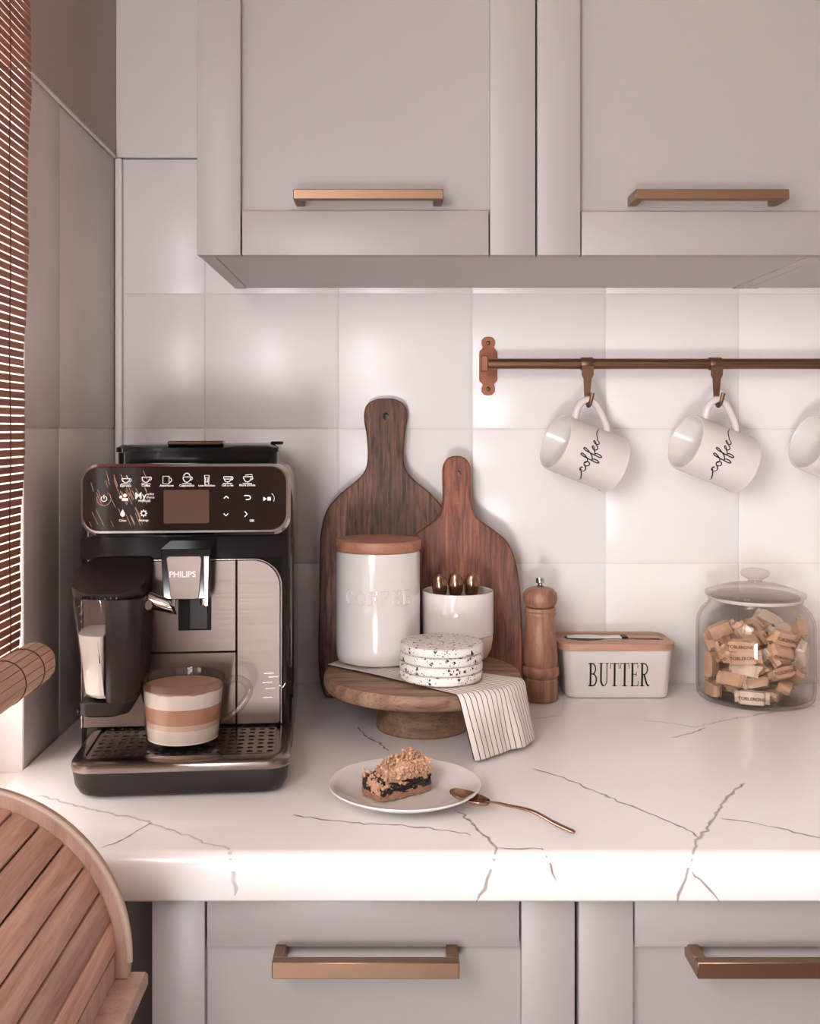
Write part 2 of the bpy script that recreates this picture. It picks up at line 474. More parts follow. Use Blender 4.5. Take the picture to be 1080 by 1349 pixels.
def bx(name, mat, parent, x0, x1, y0, y1, z0, z1, bev=0.0, seg=1, **kw):
    bm = new(); box(bm, x0, x1, y0, y1, z0, z1, bev, seg)
    return O(name, bm, mat, parent, **kw)

_font_cache = {}
def text_bm(s, size, fn, bold=0.0, depth=0.0, align='CENTER', spacing=1.0):
    """letters of the built-in font as flat faces mapped by fn(u, v)"""
    cu = bpy.data.curves.new('txt', 'FONT'); cu.body = s; cu.size = size; cu.align_x = align; cu.offset = bold; cu.space_character = spacing
    cu.resolution_u = 3
    ob = bpy.data.objects.new('txt', cu); COL.objects.link(ob)
    dg = bpy.context.evaluated_depsgraph_get()
    me = bpy.data.meshes.new_from_object(ob.evaluated_get(dg))
    bm = new(); bm.from_mesh(me)
    for v in bm.verts: v.co = Vector(fn(v.co.x, v.co.y))
    bpy.data.objects.remove(ob); bpy.data.curves.remove(cu); bpy.data.meshes.remove(me)
    return bm

def merge(bm, other):
    me = bpy.data.meshes.new('tmp'); other.to_mesh(me); other.free(); bm.from_mesh(me); bpy.data.meshes.remove(me)

# ================================================================== SETTING
XL, XR, YF, H = -0.41, 2.1, -3.4, 2.5        # left wall, right wall, front wall (behind the camera), ceiling
bx('floor', 'floor', None, XL - 0.12, XR, YF, 0.12, -0.05, 0.0, kind='structure')
bx('ceiling', 'ceiling', None, XL - 0.12, XR, YF, 0.12, H, H + 0.05, kind='structure')
bx('wall_right', 'warm_wall', None, XR, XR + 0.1, YF, 0.12, 0, H, kind='structure')
bx('wall_front', 'warm_wall', None, XL - 0.12, XR + 0.1, YF - 0.1, YF, 0, H, kind='structure')

TZ = [1.687, 1.4847, 1.2824, 1.0801, 0.8778]         # tile joints
bm = new()
box(bm, XL - 0.12, XR, 0.0016, 0.12, 0.0, 1.687)
wb = O('wall_back', bm, 'grout', None, kind='structure')
bx('painted_wall', 'paint_white', wb, XL, XR, 0.0005, 0.12, 1.6895, H, 0.001)
xs = [XL + 0.0115] + [-0.276 + 0.2005 * k for k in range(8)]
G = 0.0009
tile_mesh = {}
for i in range(len(xs) - 1):
    for j in range(4):
        w = round(xs[i + 1] - xs[i], 4)
        if w not in tile_mesh:
            bm = new(); box(bm, G, w - G, 0, 0.003, -0.2023 + G, -G, 0.0010, 2)
            o = O('tile', bm, 'tile', wb); tile_mesh[w] = o.data
        else:
            o = bpy.data.objects.new('tile', tile_mesh[w]); COL.objects.link(o); o.parent = wb
        o.location = (xs[i], random.uniform(-0.0003, 0.0003), TZ[j])
        o.rotation_euler = (random.uniform(-.0007, .0007), 0, random.uniform(-.0007, .0007))

# left wall with the window opening
WY0, WY1, WZ0, WZ1 = -0.385, -2.2, 0.876, 2.2
bm = new()
xa, xb = XL - 0.12, XL - 0.0018
box(bm, xa, xb, WY0, 0.06, 0, 1.687)
box(bm, xa, xb, YF, WY0, 0, WZ0)
box(bm, xa, xb, YF, WY1, WZ0, WZ1)
wl = O('wall_left', bm, 'paint_white', None, kind='structure')
bm = new()
box(bm, xa, XL, WY0, 0.06, 1.689, H); box(bm, xa, XL, YF, WY0, WZ1, H)
O('painted_wall', bm, 'paint_taupe_shade', wl)
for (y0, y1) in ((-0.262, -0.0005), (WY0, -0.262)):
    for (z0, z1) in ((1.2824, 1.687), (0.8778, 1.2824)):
        o = bx('tile', 'tile_side_shaded', wl, XL - 0.0035, XL + random.uniform(-.0004, .0004), y0 + G, y1 - G, z0 + G, z1 - G, 0.0012, 2)
bx('trim_1', 'trim', None, XL + 0.0005, XL + 0.0112, -0.009, -0.0002, 0.9, 1.687, 0.003, 2, kind='structure')
# rounded tile nosing along the top of the side tiling
bx('trim_2', 'trim', None, XL - 0.0005, XL + 0.003, WY0, -0.0095, 1.6855, 1.6905, 0.001, kind='structure')

bm = new()
for (y0, y1, z0, z1) in ((WY1, WY0, WZ0 + 0.02, WZ0 + 0.075), (WY1, WY0, WZ1 - 0.06, WZ1), (WY0 - 0.06, WY0, WZ0 + 0.075, WZ1 - 0.06), (WY1, WY1 + 0.06, WZ0 + 0.075, WZ1 - 0.06), (-1.36, -1.29, WZ0 + 0.075, WZ1 - 0.06)):
    box(bm, xa + 0.005, xa + 0.05, y0, y1, z0, z1, 0.004)
win = O('window_1', bm, 'trim', None, kind='structure')
for (y0, y1) in ((-1.29, WY0 - 0.06), (WY1 + 0.06, -1.36)):
    bx('pane', 'pane', win, xa + 0.024, xa + 0.028, y0, y1, WZ0 + 0.075, WZ1 - 0.06)
bx('window_sill', 'trim', win, xa + 0.0, XL + 0.0, WY1, WY0, WZ0, WZ0 + 0.02, 0.002)

# ================================================================== CABINETS
def shaker(parent, name, x0, x1, z0, z1, yf, st0, st1, rail, handle=None, back=0.02, panel_in=0.0095, top_rail=None):
    """framed front: recessed panel with two stiles and two rails; handle = (x0, x1, z0, z1)"""
    tr = rail if top_rail is None else top_rail
    d = bx(name, 'cabinet', parent, x0 + st0 - .004, x1 - st1 + .004, yf + panel_in, yf + back, z0 + rail - .004, z1 - tr + .004)
    g = 0.0008
    bx('stile', 'cabinet', d, x0, x0 + st0 - g, yf, yf + back, z0, z1, 0.0012, 2)
    bx('stile', 'cabinet', d, x1 - st1 + g, x1, yf, yf + back, z0, z1, 0.0012, 2)
    bx('rail', 'cabinet', d, x0 + st0 + g, x1 - st1 - g, yf + .0003, yf + back, z0, z0 + rail, 0.0012, 2)
    bx('rail', 'cabinet', d, x0 + st0 + g, x1 - st1 - g, yf + .0003, yf + back, z1 - tr, z1, 0.0012, 2)
    if handle:
        hx0, hx1, hz0, hz1 = handle
        bm = new()
        box(bm, hx0, hx1, yf - 0.032, yf - 0.0215, hz0, hz1, 0.0008)
        for (a, b) in ((hx0, hx0 + .0105), (hx1 - .0105, hx1)):
            box(bm, a, b, yf - 0.0216, yf + panel_in, hz0, hz1, 0.0006)
        O('handle', bm, 'brass', d, label='square copper bar handle')
    return d

def carcass(root, x0, x1, yf, z0, z1, t=0.018, back=-0.004):
    bx('side_panel', 'cab_in', root, x0, x0 + t, yf, back, z0, z1, 0.0008)
    bx('side_panel', 'cab_in', root, x1 - t, x1, yf, back, z0, z1, 0.0008)
    bx('bottom_panel', 'cab_in', root, x0 + t + .0008, x1 - t - .0008, yf, back, z0 + 0.0015, z0 + t)
    bx('top_panel', 'cab_in', root, x0 + t, x1 - t, yf, back, z1 - t, z1)
    bx('back_panel', 'cab_in', root, x0 + t, x1 - t, back - .006, back - .001, z0 + t, z1 - t)

UZ0, UZ1, UY = 1.4918, 2.19, -0.306
uc = T('wall_cabinet', (0, 0, 0), 'greige double door wall cabinet above the cutting boards', 'cabinet')
uc.location = (-0.2305, 0, UZ0)
def shift_children(root):
    """children built in world coordinates: move them into the root's frame"""
    for c in root.children: c.location = c.location - root.location
carcass(uc, -0.2305, 0.533, UY + 0.0205, UZ0, UZ1)
shaker(uc, 'door', -0.2305, 0.1763, UZ0 - .001, UZ1, UY, 0.0533, 0.0553, 0.0535, (-0.112, 0.064, 1.551, 1.5628))
shaker(uc, 'door', 0.1787, 0.586, UZ0 - .001, UZ1, UY, 0.0525, 0.0553, 0.0525, (0.289, 0.469, 1.551, 1.5628))
shift_children(uc)
uc2 = T('wall_cabinet', (0.5345, 0, UZ0), 'greige wall cabinet at the right, only a strip of its underside in view', 'cabinet')
carcass(uc2, 0.5345, 0.996, UY + 0.0205, UZ0, UZ1)
shaker(uc2, 'door', 0.5885, 0.996, UZ0 - .001, UZ1, UY, 0.0533, 0.0533, 0.0525, (0.70, 0.88, 1.551, 1.5628))
shift_children(uc2)

BY = -0.585
def base_cab(x0, x1, label, st0, st1, hx):
    r = T('base_cabinet', (x0, 0, 0), label, 'cabinet', 'drawer units under the worktop')
    carcass(r, x0, x1, BY + 0.0205, 0.10, 0.854, back=-0.01)
    shaker(r, 'drawer', x0, x1, 0.478, 0.853, BY, st0, st1, 0.055, (hx[0], hx[1], 0.7885, 0.8035), top_rail=0.052)
    shaker(r, 'drawer', x0, x1, 0.104, 0.475, BY, st0, st1, 0.055, (hx[0], hx[1], 0.41, 0.425), top_rail=0.052)
    bx('plinth', 'plinth_gap_shade', r, x0, x1, BY + 0.06, -0.02, 0.0, 0.0995)
    shift_children(r)
base_cab(-0.2197, 0.1727, 'greige drawer unit under the worktop below the cake plate', 0.05, 0.0505, (-0.105, 0.0635))
base_cab(0.1762, 0.568, 'greige drawer unit under the worktop below the glass jar', 0.0515, 0.0515, (0.277, 0.447))
base_cab(0.5715, 0.963, 'greige drawer unit under the worktop, furthest from the window', 0.0515, 0.0515, (0.68, 0.85))

fp = T('gap_shade', (-0.315, -0.45, 0), 'added dark panel in place of the shade between the side wall and the first drawer unit', 'panel')
bx('panel', 'plinth_gap_shade', fp, -0.094, 0.0945, 0.0, 0.018, 0.0, 0.855, 0.0008)  # dark sheet added for the shade in the open gap under the worktop

# worktop with its veins
CT, CF = 0.90, -0.615
bm = new()
x0, x1 = XL + 0.001, 1.25
prof = [(-0.0008, 0.856), (-0.0008, 0.90)] + [(CF + 0.012 - 0.012 * math.cos(a), 0.90 - 0.012 + 0.012 * math.sin(a)) for a in [math.radians(90 - 15 * k) for k in range(7)]] + \
       [(CF, 0.859), (CF + 0.003, 0.856)]
prof = prof[:2] + prof[2:]
loft(bm, [[(x0, y, z) for y, z in prof], [(x1, y, z) for y, z in prof]])
top = O('worktop', bm, 'counter', None, angle=50, label='white marble look worktop with grey veins', cat='worktop')

def vein(pts, w=0.0022, ink=0.75, jit=0.0013):
    """pts: pixels; the ones marked F lie on the front face"""
    w *= .85; ink *= .85; P = []
    for p in pts:
        if len(p) == 3:
            s = FPX / (CD + CF); P.append(Vector(((p[0] - 512) / s, 0, 0)) + Vector((0, CF - 0.00025, CZ - (p[1] - 565) / s)))
        else:
            q = on(p[0], p[1], CT)
            if q.y < CF + 0.011: q.y = CF + 0.011
            q.z = CT + 0.00025; P.append(q)
    # over the rounded edge
    out = []
    for a, b in zip(P, P[1:]):
        n = max(2, int((b - a).length / 0.006))
        for k in range(n):
            t = k / n; q = a.lerp(b, t)
            if (a.z > CT) != (b.z > CT):      # crossing: follow the arc
                ang = math.radians(90 * t); q = Vector((a.x + (b.x - a.x) * t, CF + 0.012 - 0.0122 * math.sin(ang), CT - 0.012 + 0.0122 * math.cos(ang)))
                if t < 0.02: q = a.copy()
            else:
                d = (b - a).normalized(); off = random.gauss(0, jit)
                if a.z > CT: q += Vector((-d.y, d.x, 0)) * off
                else: q += Vector((-d.z, 0, d.x)) * off
            out.append((q, a.z > CT or b.z > CT))
    out.append((P[-1], P[-1].z > CT))
    L = len(out); prev = None
    lay = vbm.verts.layers.float['ink']
    for i, (q, tp) in enumerate(out):
        a = out[max(i - 1, 0)][0]; b = out[min(i + 1, L - 1)][0]; d = (b - a)
        d = d.normalized() if d.length > 1e-9 else Vector((1, 0, 0))
        if q.z > CT: nn = Vector((0, 0, 1))
        elif q.y <= CF - 0.0001: nn = Vector((0, -1, 0))
        else: nn = Vector((0, -0.7, 0.7))
        sd = d.cross(nn).normalized()
        ww = w * random.uniform(0.6, 1.35) * (0.35 if i in (0, L - 1) else 1)
        tr = []
        for k in (-1, -0.35, 0.35, 1):
            v = vbm.verts.new(q + sd * k * ww); v[lay] = (ink * random.uniform(0.65, 1.1) if abs(k) < 0.9 else 0.0); tr.append(v)
        if prev:
            for k in range(3): vbm.faces.new((prev[k], prev[k + 1], tr[k + 1], tr[k]))
        prev = tr
vbm = new(); vbm.verts.layers.float.new('ink')
vein([(700, 1013), (735, 1022), (778, 1040), (820, 1058), (870, 1078), (900, 1091), (920, 1104)], 0.0022, 0.8)
vein([(980, 1032), (958, 1050), (945, 1072), (934, 1088), (922, 1104), (917, 1122), (908, 1146, 'F'), (898, 1170, 'F'), (892, 1189, 'F')], 0.0026, 0.62)
vein([(950, 1078), (985, 1083), (1020, 1090), (1055, 1098), (1090, 1107)], 0.0018, 0.85)
vein([(912, 1147, 'F'), (922, 1158, 'F'), (936, 1175, 'F'), (948, 1189, 'F')], 0.0016, 0.75)
vein([(385, 1074), (440, 1081), (480, 1086), (520, 1087), (565, 1091), (620, 1101)], 0.0019, 0.85)
vein([(600, 1068), (618, 1080), (632, 1097), (648, 1108), (655, 1122), (648, 1148, 'F'), (638, 1170, 'F'), (627, 1189, 'F')], 0.0024, 0.65)
vein([(655, 1117), (690, 1120), (716, 1123), (724, 1140, 'F'), (733, 1161, 'F')], 0.0019, 0.8)
vein([(50, 1048), (100, 1062), (150, 1073), (195, 1083), (235, 1097), (275, 1112), (300, 1122), (306, 1150, 'F'), (309, 1180, 'F')], 0.0026, 0.4)
vein([(134, 1117), (165, 1105), (180, 1094), (200, 1084)], 0.0017, 0.75)
vein([(470, 958), (484, 971), (500, 979), (512, 990)], 0.0018, 0.8)
vein([(845, 949), (885, 953), (915, 958), (960, 948), (1010, 940), (1075, 930)], 0.0026, 0.4)
vein([(885, 972), (912, 966), (930, 959)], 0.0022, 0.6)
vein([(690, 948), (730, 944), (745, 942)], 0.002, 0.4)
O('vein', vbm, 'vein', top, flat=True, label='grey veins in the worktop', kind='stuff')

# ================================================================== COFFEE MACHINE
cm = T('coffee_machine', (-0.2233, -0.479, CT + 0.0006), 'black and brushed steel bean to cup coffee machine beside the window', 'coffee machine', rotz=math.radians(5))
MW = 0.1205
# drip tray
bm = new()
TX0, TX1, TY0, TY1 = -0.106, 0.121, 0.0, 0.137
def rr3(x0, x1, y0, y1, r, z, k=6): return [(p[0], p[1], z) for p in rrect(x0, x1, y0, y1, r, k)]
loft(bm, [rr3(TX0 + .018, TX1 - .018, TY0 + .012, TY1, .016, 0.0), rr3(TX0 + .008, TX1 - .008, TY0 + .004, TY1, .02, 0.004), rr3(TX0 + .003, TX1 - .003, TY0 + .001, TY1, .022, 0.012), rr3(TX0 + .001, TX1 - .001, TY0, TY1, .022, 0.0275)])
tray = O('drip_tray', bm, 'black_matte', cm)
bm = new()
o1 = (TX0, TX1, TY0 - .001, TY1); 
loft(bm, [rr3(*o1, .022, 0.0278), rr3(TX0 - .0005, TX1 + .0005, TY0 - .002, TY1, .023, 0.031), rr3(TX0, TX1, TY0 - .0015, TY1, .023, 0.0355), rr3(TX0 + .004, TX1 - .004, TY0 + .003, TY1 - .002, .02, 0.0385),
          rr3(TX0 + .012, TX1 - .012, TY0 + .018, TY1 - .003, .014, 0.0383), rr3(TX0 + .013, TX1 - .013, TY0 + .019, TY1 - .004, .013, 0.036)], cap0=True, cap1=True)
O('tray_rim', bm, 'grate', tray, label='polished steel rim and lip')
# perforated grate: cells with real octagonal holes
bm = new()
gx0, gx1, gy0, gy1, gz = TX0 + .0165, TX1 - .0165, TY0 + .0225, TY1 - .008, 0.0375
nx, ny = 18, 8
dx, dy = (gx1 - gx0) / nx, (gy1 - gy0) / ny
for i in range(nx):
    for j in range(ny):
        cx, cy = gx0 + (i + .5) * dx, gy0 + (j + .5) * dy
        hole = 2 <= i <= nx - 3 and True
        sq = [(cx + sx * dx / 2, cy + sy * dy / 2) for sx, sy in ((1, 0), (1, 1), (0, 1), (-1, 1), (-1, 0), (-1, -1), (0, -1), (1, -1))]
        S = [bm.verts.new((p[0], p[1], gz)) for p in sq]
        hr = (0.36 if (i + j) % 2 else 0.30)
        I = [bm.verts.new((cx + dx * hr * math.cos(PI / 4 * k), cy + dy * hr * .8 * math.sin(PI / 4 * k), gz)) for k in range(8)]
        I2 = [bm.verts.new((v.co.x, v.co.y, gz - 0.0012)) for v in I]
        for k in range(8):
            bm.faces.new((S[k], S[(k + 1) % 8], I[(k + 1) % 8], I[k])); bm.faces.new((I[k], I[(k + 1) % 8], I2[(k + 1) % 8], I2[k]))
bmesh.ops.remove_doubles(bm, verts=bm.verts[:], dist=1e-6)
O('grate', bm, 'grate', tray, label='perforated steel cup grate')
bx('tray_well', 'black_deep', tray, gx0, gx1, gy0, gy1, 0.0361, 0.0363)

# body shell
bm = new()
def plan(z, s=0.0, f=0.128):
    P = rrect(-MW + s, MW - s, f + s * .3, 0.437 - s, [0.016, 0.05, 0.05, 0.016], 6)
    out = []
    for (x, y) in P:                    # the shell swells towards the back
        t = (y - f) / 0.31
        sw = 0.011 * math.sin(PI * min(1, max(0, t)) * 0.9) 
        out.append((x + (sw if x > 0 else -sw * .6), y, z))
    return out
loft(bm, [plan(0.0, .006), plan(0.006), plan(0.30), plan(0.325, .003), plan(0.335, .014)])
O('body', bm, 'black_plastic', cm, angle=30)
bm = new(); prism(bm, rrect(-0.1185, 0.116, 0.231, 0.2575, 0.003), 0.1262, 0.13, 'XZ', 0.0008)
O('front_band', bm, 'black_plastic', cm)

# steel fascia pieces
def steel(name, poly, y0=0.1235, y1=0.1285, mat='steel'):
    bm = new(); prism(bm, poly, y0, y1, 'XZ', 0.0008)
    return O(name, bm, mat, cm, label='brushed steel front')
g = 0.0006
steel('left_fascia', rrect(-0.116, -0.043 - g, 0.0395, 0.2295, [0.001, 0.001, 0.03, 0.001], 8))
steel('centre_fascia', rrect(-0.043 + g, 0.058 - g, 0.1235 + g, 0.2295, 0.001, 2))
steel('water_tank_door', rrect(0.058 + g, 0.1085, 0.0395, 0.2295, [0.004, 0.032, 0.001, 0.001], 10))
steel('grounds_drawer', rrect(-0.043 + g, 0.058 - g, 0.0395, 0.1235 - g, 0.001, 2), 0.124)
# bright edge strip round the fascia
bm = new()
path = [(-0.1172, 0.04)] + [(-0.1172, 0.20)] + arc(-0.0872, 0.2005, 0.03, 0.03, 180, 90, 8) + arc(0.0775, 0.1985, 0.032, 0.032, 90, 0, 10) + [(0.1095, 0.04)]
tube(bm, [(p[0], 0.1235, p[1]) for p in path], 0.0009, 6)
O('edge_strip', bm, 'chrome', cm, label='thin chrome edge strip')
# embossed ticks at the lower right of the fascia
bm = new()
for k, (px, py) in enumerate([(352, 890), (358, 895), (350, 902), (354, 910), (350, 922)]):
    ribbon(bm, [(-.0055, 0), (.0055, .0003)], 0.0006, lambda u, v, px=px, py=py: ((px - 512) / 1143 + .2355 + u, 0.1231, CZ - CT - (py - 565) / 1143 + v))
ribbon(bm, [(-.004, .002), (0, -.001), (.003, .004)], 0.0011, lambda u, v: ((370 - 512) / 1143 + .2355 + u, 0.1231, CZ - CT - (908 - 565) / 1143 + v))
O('fascia_marking', bm, 'grate', cm, flat=True)

# control panel
PYF = 0.104
def pl(px, py): return ((px - 512) / 1163 + 0.2315, CZ - CT - (py - 565) / 1163)
px0, pz0 = pl(110, 706); px1, pz1 = pl(383, 612)
bm = new(); prism(bm, rrect(px0, px1, pz0, pz1, .02, 8), PYF, 0.135, 'XZ', 0.003)
panel = O('control_panel', bm, 'chrome', cm, angle=30, label='chrome rimmed control panel')
bm = new(); prism(bm, rrect(px0 + .0022, px1 - .005, pz0 + .0055, pz1 - .0028, .018, 8), PYF - .0012, PYF + .004, 'XZ', 0.0008)
O('glass_face', bm, 'black_glass', panel, angle=30, label='glossy black touch face')
YP = PYF - .00135
fn = lambda u, v: (u, YP, v)
bm = new(); a, b = pl(217, 690), pl(276, 646)
prism(bm, rrect(a[0], b[0], a[1], b[1], .001, 2), YP, YP + .0005, 'XZ')
O('display', bm, 'screen', panel, label='dim brown display')
def icon(name, strokes, w=0.0008, polys=(), mat='white_print'):
    bm = new()
    for s in strokes:
        cl = len(s) > 3 and Vector(s[0]) == Vector(s[-1])
        ribbon(bm, [pl(*p) for p in (s[:-1] if cl else s)], w, fn, cl)
    for p in polys:
        f = [bm.verts.new(fn(*pl(*q))) for q in p]; bm.faces.new(f)
    return O(name, bm, mat, panel, flat=True)
def circ(cx, cy, r, a0=0, a1=360, n=16, ry=None): return [(p[0], p[1]) for p in arc(cx, cy, r, ry or r, a0, a1, n)]
cups = {168: 'small', 194: 'cup', 221: 'mug', 247: 'foamcup', 273: 'glass', 300: 'saucer', 326: 'stack'}
for cx, k in cups.items():
    cy = 633; S = []
    if k == 'mug': S = [[(cx - 5, cy - 5), (cx + 3, cy - 5), (cx + 3, cy + 5), (cx - 5, cy + 5), (cx - 5, cy - 5)], circ(cx + 3, cy, 3.2, -80, 80, 8)]
    elif k == 'glass': S = [[(cx - 3, cy - 6), (cx + 3, cy - 6), (cx + 2.4, cy + 6), (cx - 2.4, cy + 6), (cx - 3, cy - 6)], [(cx - 1.6, cy - 3), (cx + 1.6, cy - 3), (cx + 1.2, cy + 3), (cx - 1.2, cy + 3), (cx - 1.6, cy - 3)]]
    else:
        h = 2 if k == 'small' else 0
        S = [[(cx - 5, cy - 4 + h)] + circ(cx, cy - 4 + h, 5, 180, 0, 10, 7 - h) + [(cx - 5, cy - 4 + h)], circ(cx + 5, cy - 2 + h, 2.2, -90, 100, 6), [(cx - 6, cy + 5), (cx + 6, cy + 5)]]
        if k == 'foamcup': S.append(circ(cx, cy - 5, 4, 180, 360, 8))
        if k == 'stack': S += [[(cx - 3, cy - 6), (cx + 6, cy - 7), (cx + 7, cy - 1)]]
        if k == 'small': S.append([(cx + 1, cy - 6), (cx + 3, cy - 2)])
        if k == 'saucer': S.append([(cx - 4, cy - 1), (cx + 3, cy - 1)])
    icon('drink_icon', S)
icon('power_icon', [circ(140, 657, 3.6, -60, 240), [(140, 652), (140, 657)]], 0.0009)
icon('dial_ring', [circ(140, 657, 9, -60, 200, 24)], 0.0005, mat='copper_line')
icon('profile_icon', [], polys=[circ(167, 653, 2.4)[:-1], [(163, 660), (171, 660), (171, 656.5), (163, 656.5)], circ(161.5, 655, 2)[:-1]])
icon('drop_icon', [], polys=[[(164, 671)] + circ(164, 677.5, 3.2, -30, 210, 10)])
icon('gear_icon', [circ(191, 676.5, 2.9)] + [[(191 + 3 * math.cos(a), 676.5 + 3 * math.sin(a)), (191 + 4.8 * math.cos(a), 676.5 + 4.8 * math.sin(a))] for a in [k * PI / 4 for k in range(8)]], 0.0012)
icon('up_icon', [[(295.5, 657.5), (298.5, 654.5), (301.5, 657.5)]], 0.0011)
icon('down_icon', [[(295, 677.5), (298, 680.5), (301, 677.5)]], 0.0011)
icon('back_icon', [[(322, 654), (327.5, 654)] + circ(327.5, 656.6, 2.6, -90, 90, 6) + [(324, 659.2)]], 0.0011)
icon('next_icon', [[(322.5, 675), (325.8, 678.5), (322.5, 682)]], 0.0011)
icon('start_icon', [circ(354, 658, 7.5, -60, 30, 12)], 0.0005, polys=[[(347, 655.5), (347, 661.5), (351.5, 658.5)], [(352.5, 656), (357, 656), (357, 660.8), (352.5, 660.8)]])
def ptext(s, px, py, h, bold=0.0, name='lettering'):
    a = pl(px, py)
    O(name, text_bm(s, h, lambda u, v: (a[0] + u, YP, a[1] + v), bold), 'white_print', panel, flat=True)
for s, px in (('Espresso', 168), ('Coffee', 194), ('Americano', 221), ('Cappuccino', 247), ('Latte Macchiato', 273), ('Café au lait', 300), ('More Drinks', 326)):
    ptext(s, px, 641.5, 0.0035 if len(s) < 12 else 0.0029, 0.00006)
ptext('My', 187, 657.5, 0.0105, 0.0001); ptext('coffee', 199.5, 652.5, 0.0036); ptext('choice', 199.5, 656.8, 0.0036); ptext('PROFILES', 192, 661.5, 0.0032, 0.00005)
ptext('Clean', 164, 687, 0.0035, 0.00006); ptext('Settings', 191, 687, 0.0035, 0.00006); ptext('OK', 332, 688.5, 0.0036, 0.0001)
# fine wavy copper lines on the left of the face
bm = new()
for k in range(46):
    x = random.uniform(114, 196); y = random.uniform(618, 690); L = random.uniform(7, 22)
    pts = []
    for i in range(5):
        t = i / 4; yy = y + L * t
        if yy > 695: break
        pts.append(pl(x + 0.32 * L * t + 4 * math.sin((yy - 610) / 26.0 + x / 40), yy))
    if len(pts) > 2 and pts[0][0] > px0 + .006: ribbon(bm, pts, 0.00035, lambda u, v: (u, YP + .00008, v))
O('line_pattern', bm, 'copper_line', panel, flat=True, label='fine copper wave lines')

# bean hopper and lid
bm = new()
loft(bm, [rr3(-0.094, 0.103, 0.215, 0.425, .012, 0.328), rr3(-0.094, 0.103, 0.215, 0.425, .012, 0.352)])
hop = O('bean_hopper', bm, 'black_plastic', cm)
bm = new()
loft(bm, [rr3(-0.096, 0.105, 0.212, 0.428, .012, 0.3525), rr3(-0.096, 0.105, 0.212, 0.428, .012, 0.358), rr3(-0.09, 0.099, 0.218, 0.424, .012, 0.3615)])
lid = O('hopper_lid', bm, 'black_plastic', hop)
bm = new(); box(bm, -0.032, 0.036, 0.2125, 0.25, 0.3615, 0.3665, .0015); O('lid_grip', bm, 'screen', hop, label='clear ribbed grip of the hopper lid')
bm = new(); box(bm, 0.094, 0.11, 0.235, 0.262, 0.3615, 0.3655, .0012); O('lid_catch', bm, 'black_plastic', hop)

# spout block
SY = 0.083
def sl(px, py): return ((px - 512) / 1183 + 0.2298, CZ - CT - (py - 565) / 1183)
a, b = sl(213, 790), sl(278, 724)
bm = new(); prism(bm, [(a[0] + .003, a[1]), (b[0] - .0015, a[1]), (b[0], b[1]), (a[0], b[1])], SY, 0.127, 'XZ', 0.0012)
sp = O('coffee_spout', bm, 'black_plastic', cm, angle=25)
bm = new(); prism(bm, [sl(229, 790), sl(260, 790), sl(263, 788), sl(266.5, 736), sl(264, 733), sl(223, 733), sl(220.5, 736), sl(226, 787)], SY - .0018, SY + .002, 'XZ', 0.0007)
O('spout_plate', bm, 'steel', sp, label='brushed steel badge plate')
c = sl(241.5, 760.5)
O('lettering', text_bm('PHILIPS', 0.0092, lambda u, v: (c[0] + u, SY - .0020, c[1] + v), 0.00028), 'white_print', sp, flat=True)
bm = new(); q = sl(271.5, 733); prism(bm, [sl(269.5, 800), sl(275, 800), sl(276.5, 733), sl(268.5, 733)], SY - .0012, SY + .004, 'XZ', 0.0012)
O('chrome_bar', bm, 'grate', sp, label='chrome side bar of the spout')
bm = new()
for px in (226, 268):
    p = sl(px, 793); lathe(bm, [(0.0001, -0.006), (0.004, -0.006), (0.0048, 0.006), (0.0001, 0.006)], 14, (p[0], SY + .012, p[1]))
O('spout_nozzle', bm, 'chrome', sp)
# slot below the spout
a, b = sl(233, 838.5), sl(277, 780)
bm = new(); prism(bm, rrect(a[0] - .002, b[0] - .002, a[1] - .0015, b[1], .001, 2), 0.1215, 0.1245, 'XZ')
slot = O('spout_slot', bm, 'black_deep', cm)
bm = new(); prism(bm, rrect(a[0] + .011, b[0] - .006, a[1], b[1], .001, 2), 0.1195, 0.122, 'XZ', .0005)
O('slot_channel', bm, 'black_matte', slot)

# milk carafe
mc_lid = new()
kx0, kx1, ky0, ky1 = -0.1185, -0.0375, 0.043, 0.1225
def lidring(z0, slope, ins, x1=kx1):
    return [(p[0], p[1], z0 + slope * (p[1] - ky0)) for p in rrect(kx0 + ins, x1 - ins, ky0 + ins, ky1, [.03, .004, .03, .034], 8)]
loft(mc_lid, [lidring(.1985, 0.0, 0.0015), lidring(.2025, .02, 0), lidring(.2045, .36, 0.0), lidring(.2060, .36, 0.0025)])
carafe = O('milk_carafe', mc_lid, 'black_matte', cm, angle=30, label='black lid of the milk carafe')
bm = new()
def kr(z, x0, x1, ins=0.0, r0=.024, r1=.004): return [(p[0], p[1], z) for p in rrect(x0 + ins, x1 - ins, ky0 + .004 + ins, ky1 - .004 - ins, [r1, r1, r0 * .7, r0], 8)]
loft(bm, [kr(.0895, -.101, -.0785, .004), kr(.0925, -.1035, -.0778), kr(.13, -.1075, -.0775), kr(.1985, -.1165, -.0772)])
O('carafe_wall', bm, 'glass', carafe, angle=30, label='clear wall of the milk carafe')
bm = new()
loft(bm, [kr(.0915, -.1035, -.078, .004), kr(.095, -.1035, -.078, .0015), kr(.13, -.1073, -.0777, .0015), kr(.1585, -.1111, -.0776, .0015)])
O('milk', bm, 'milk', carafe, angle=30, label='white milk')
bm = new()
def kb(z, x0, x1, ins=0.0): return [(p[0], p[1], z) for p in rrect(x0 + ins, x1 - ins, ky0 - .001 + ins, ky1, [.016, .003, .003, .008], 6)]
loft(bm, [kb(.073, -.100, -.056, .003), kb(.0755, -.1035, -.052), kb(.0885, -.1035, -.0445)])
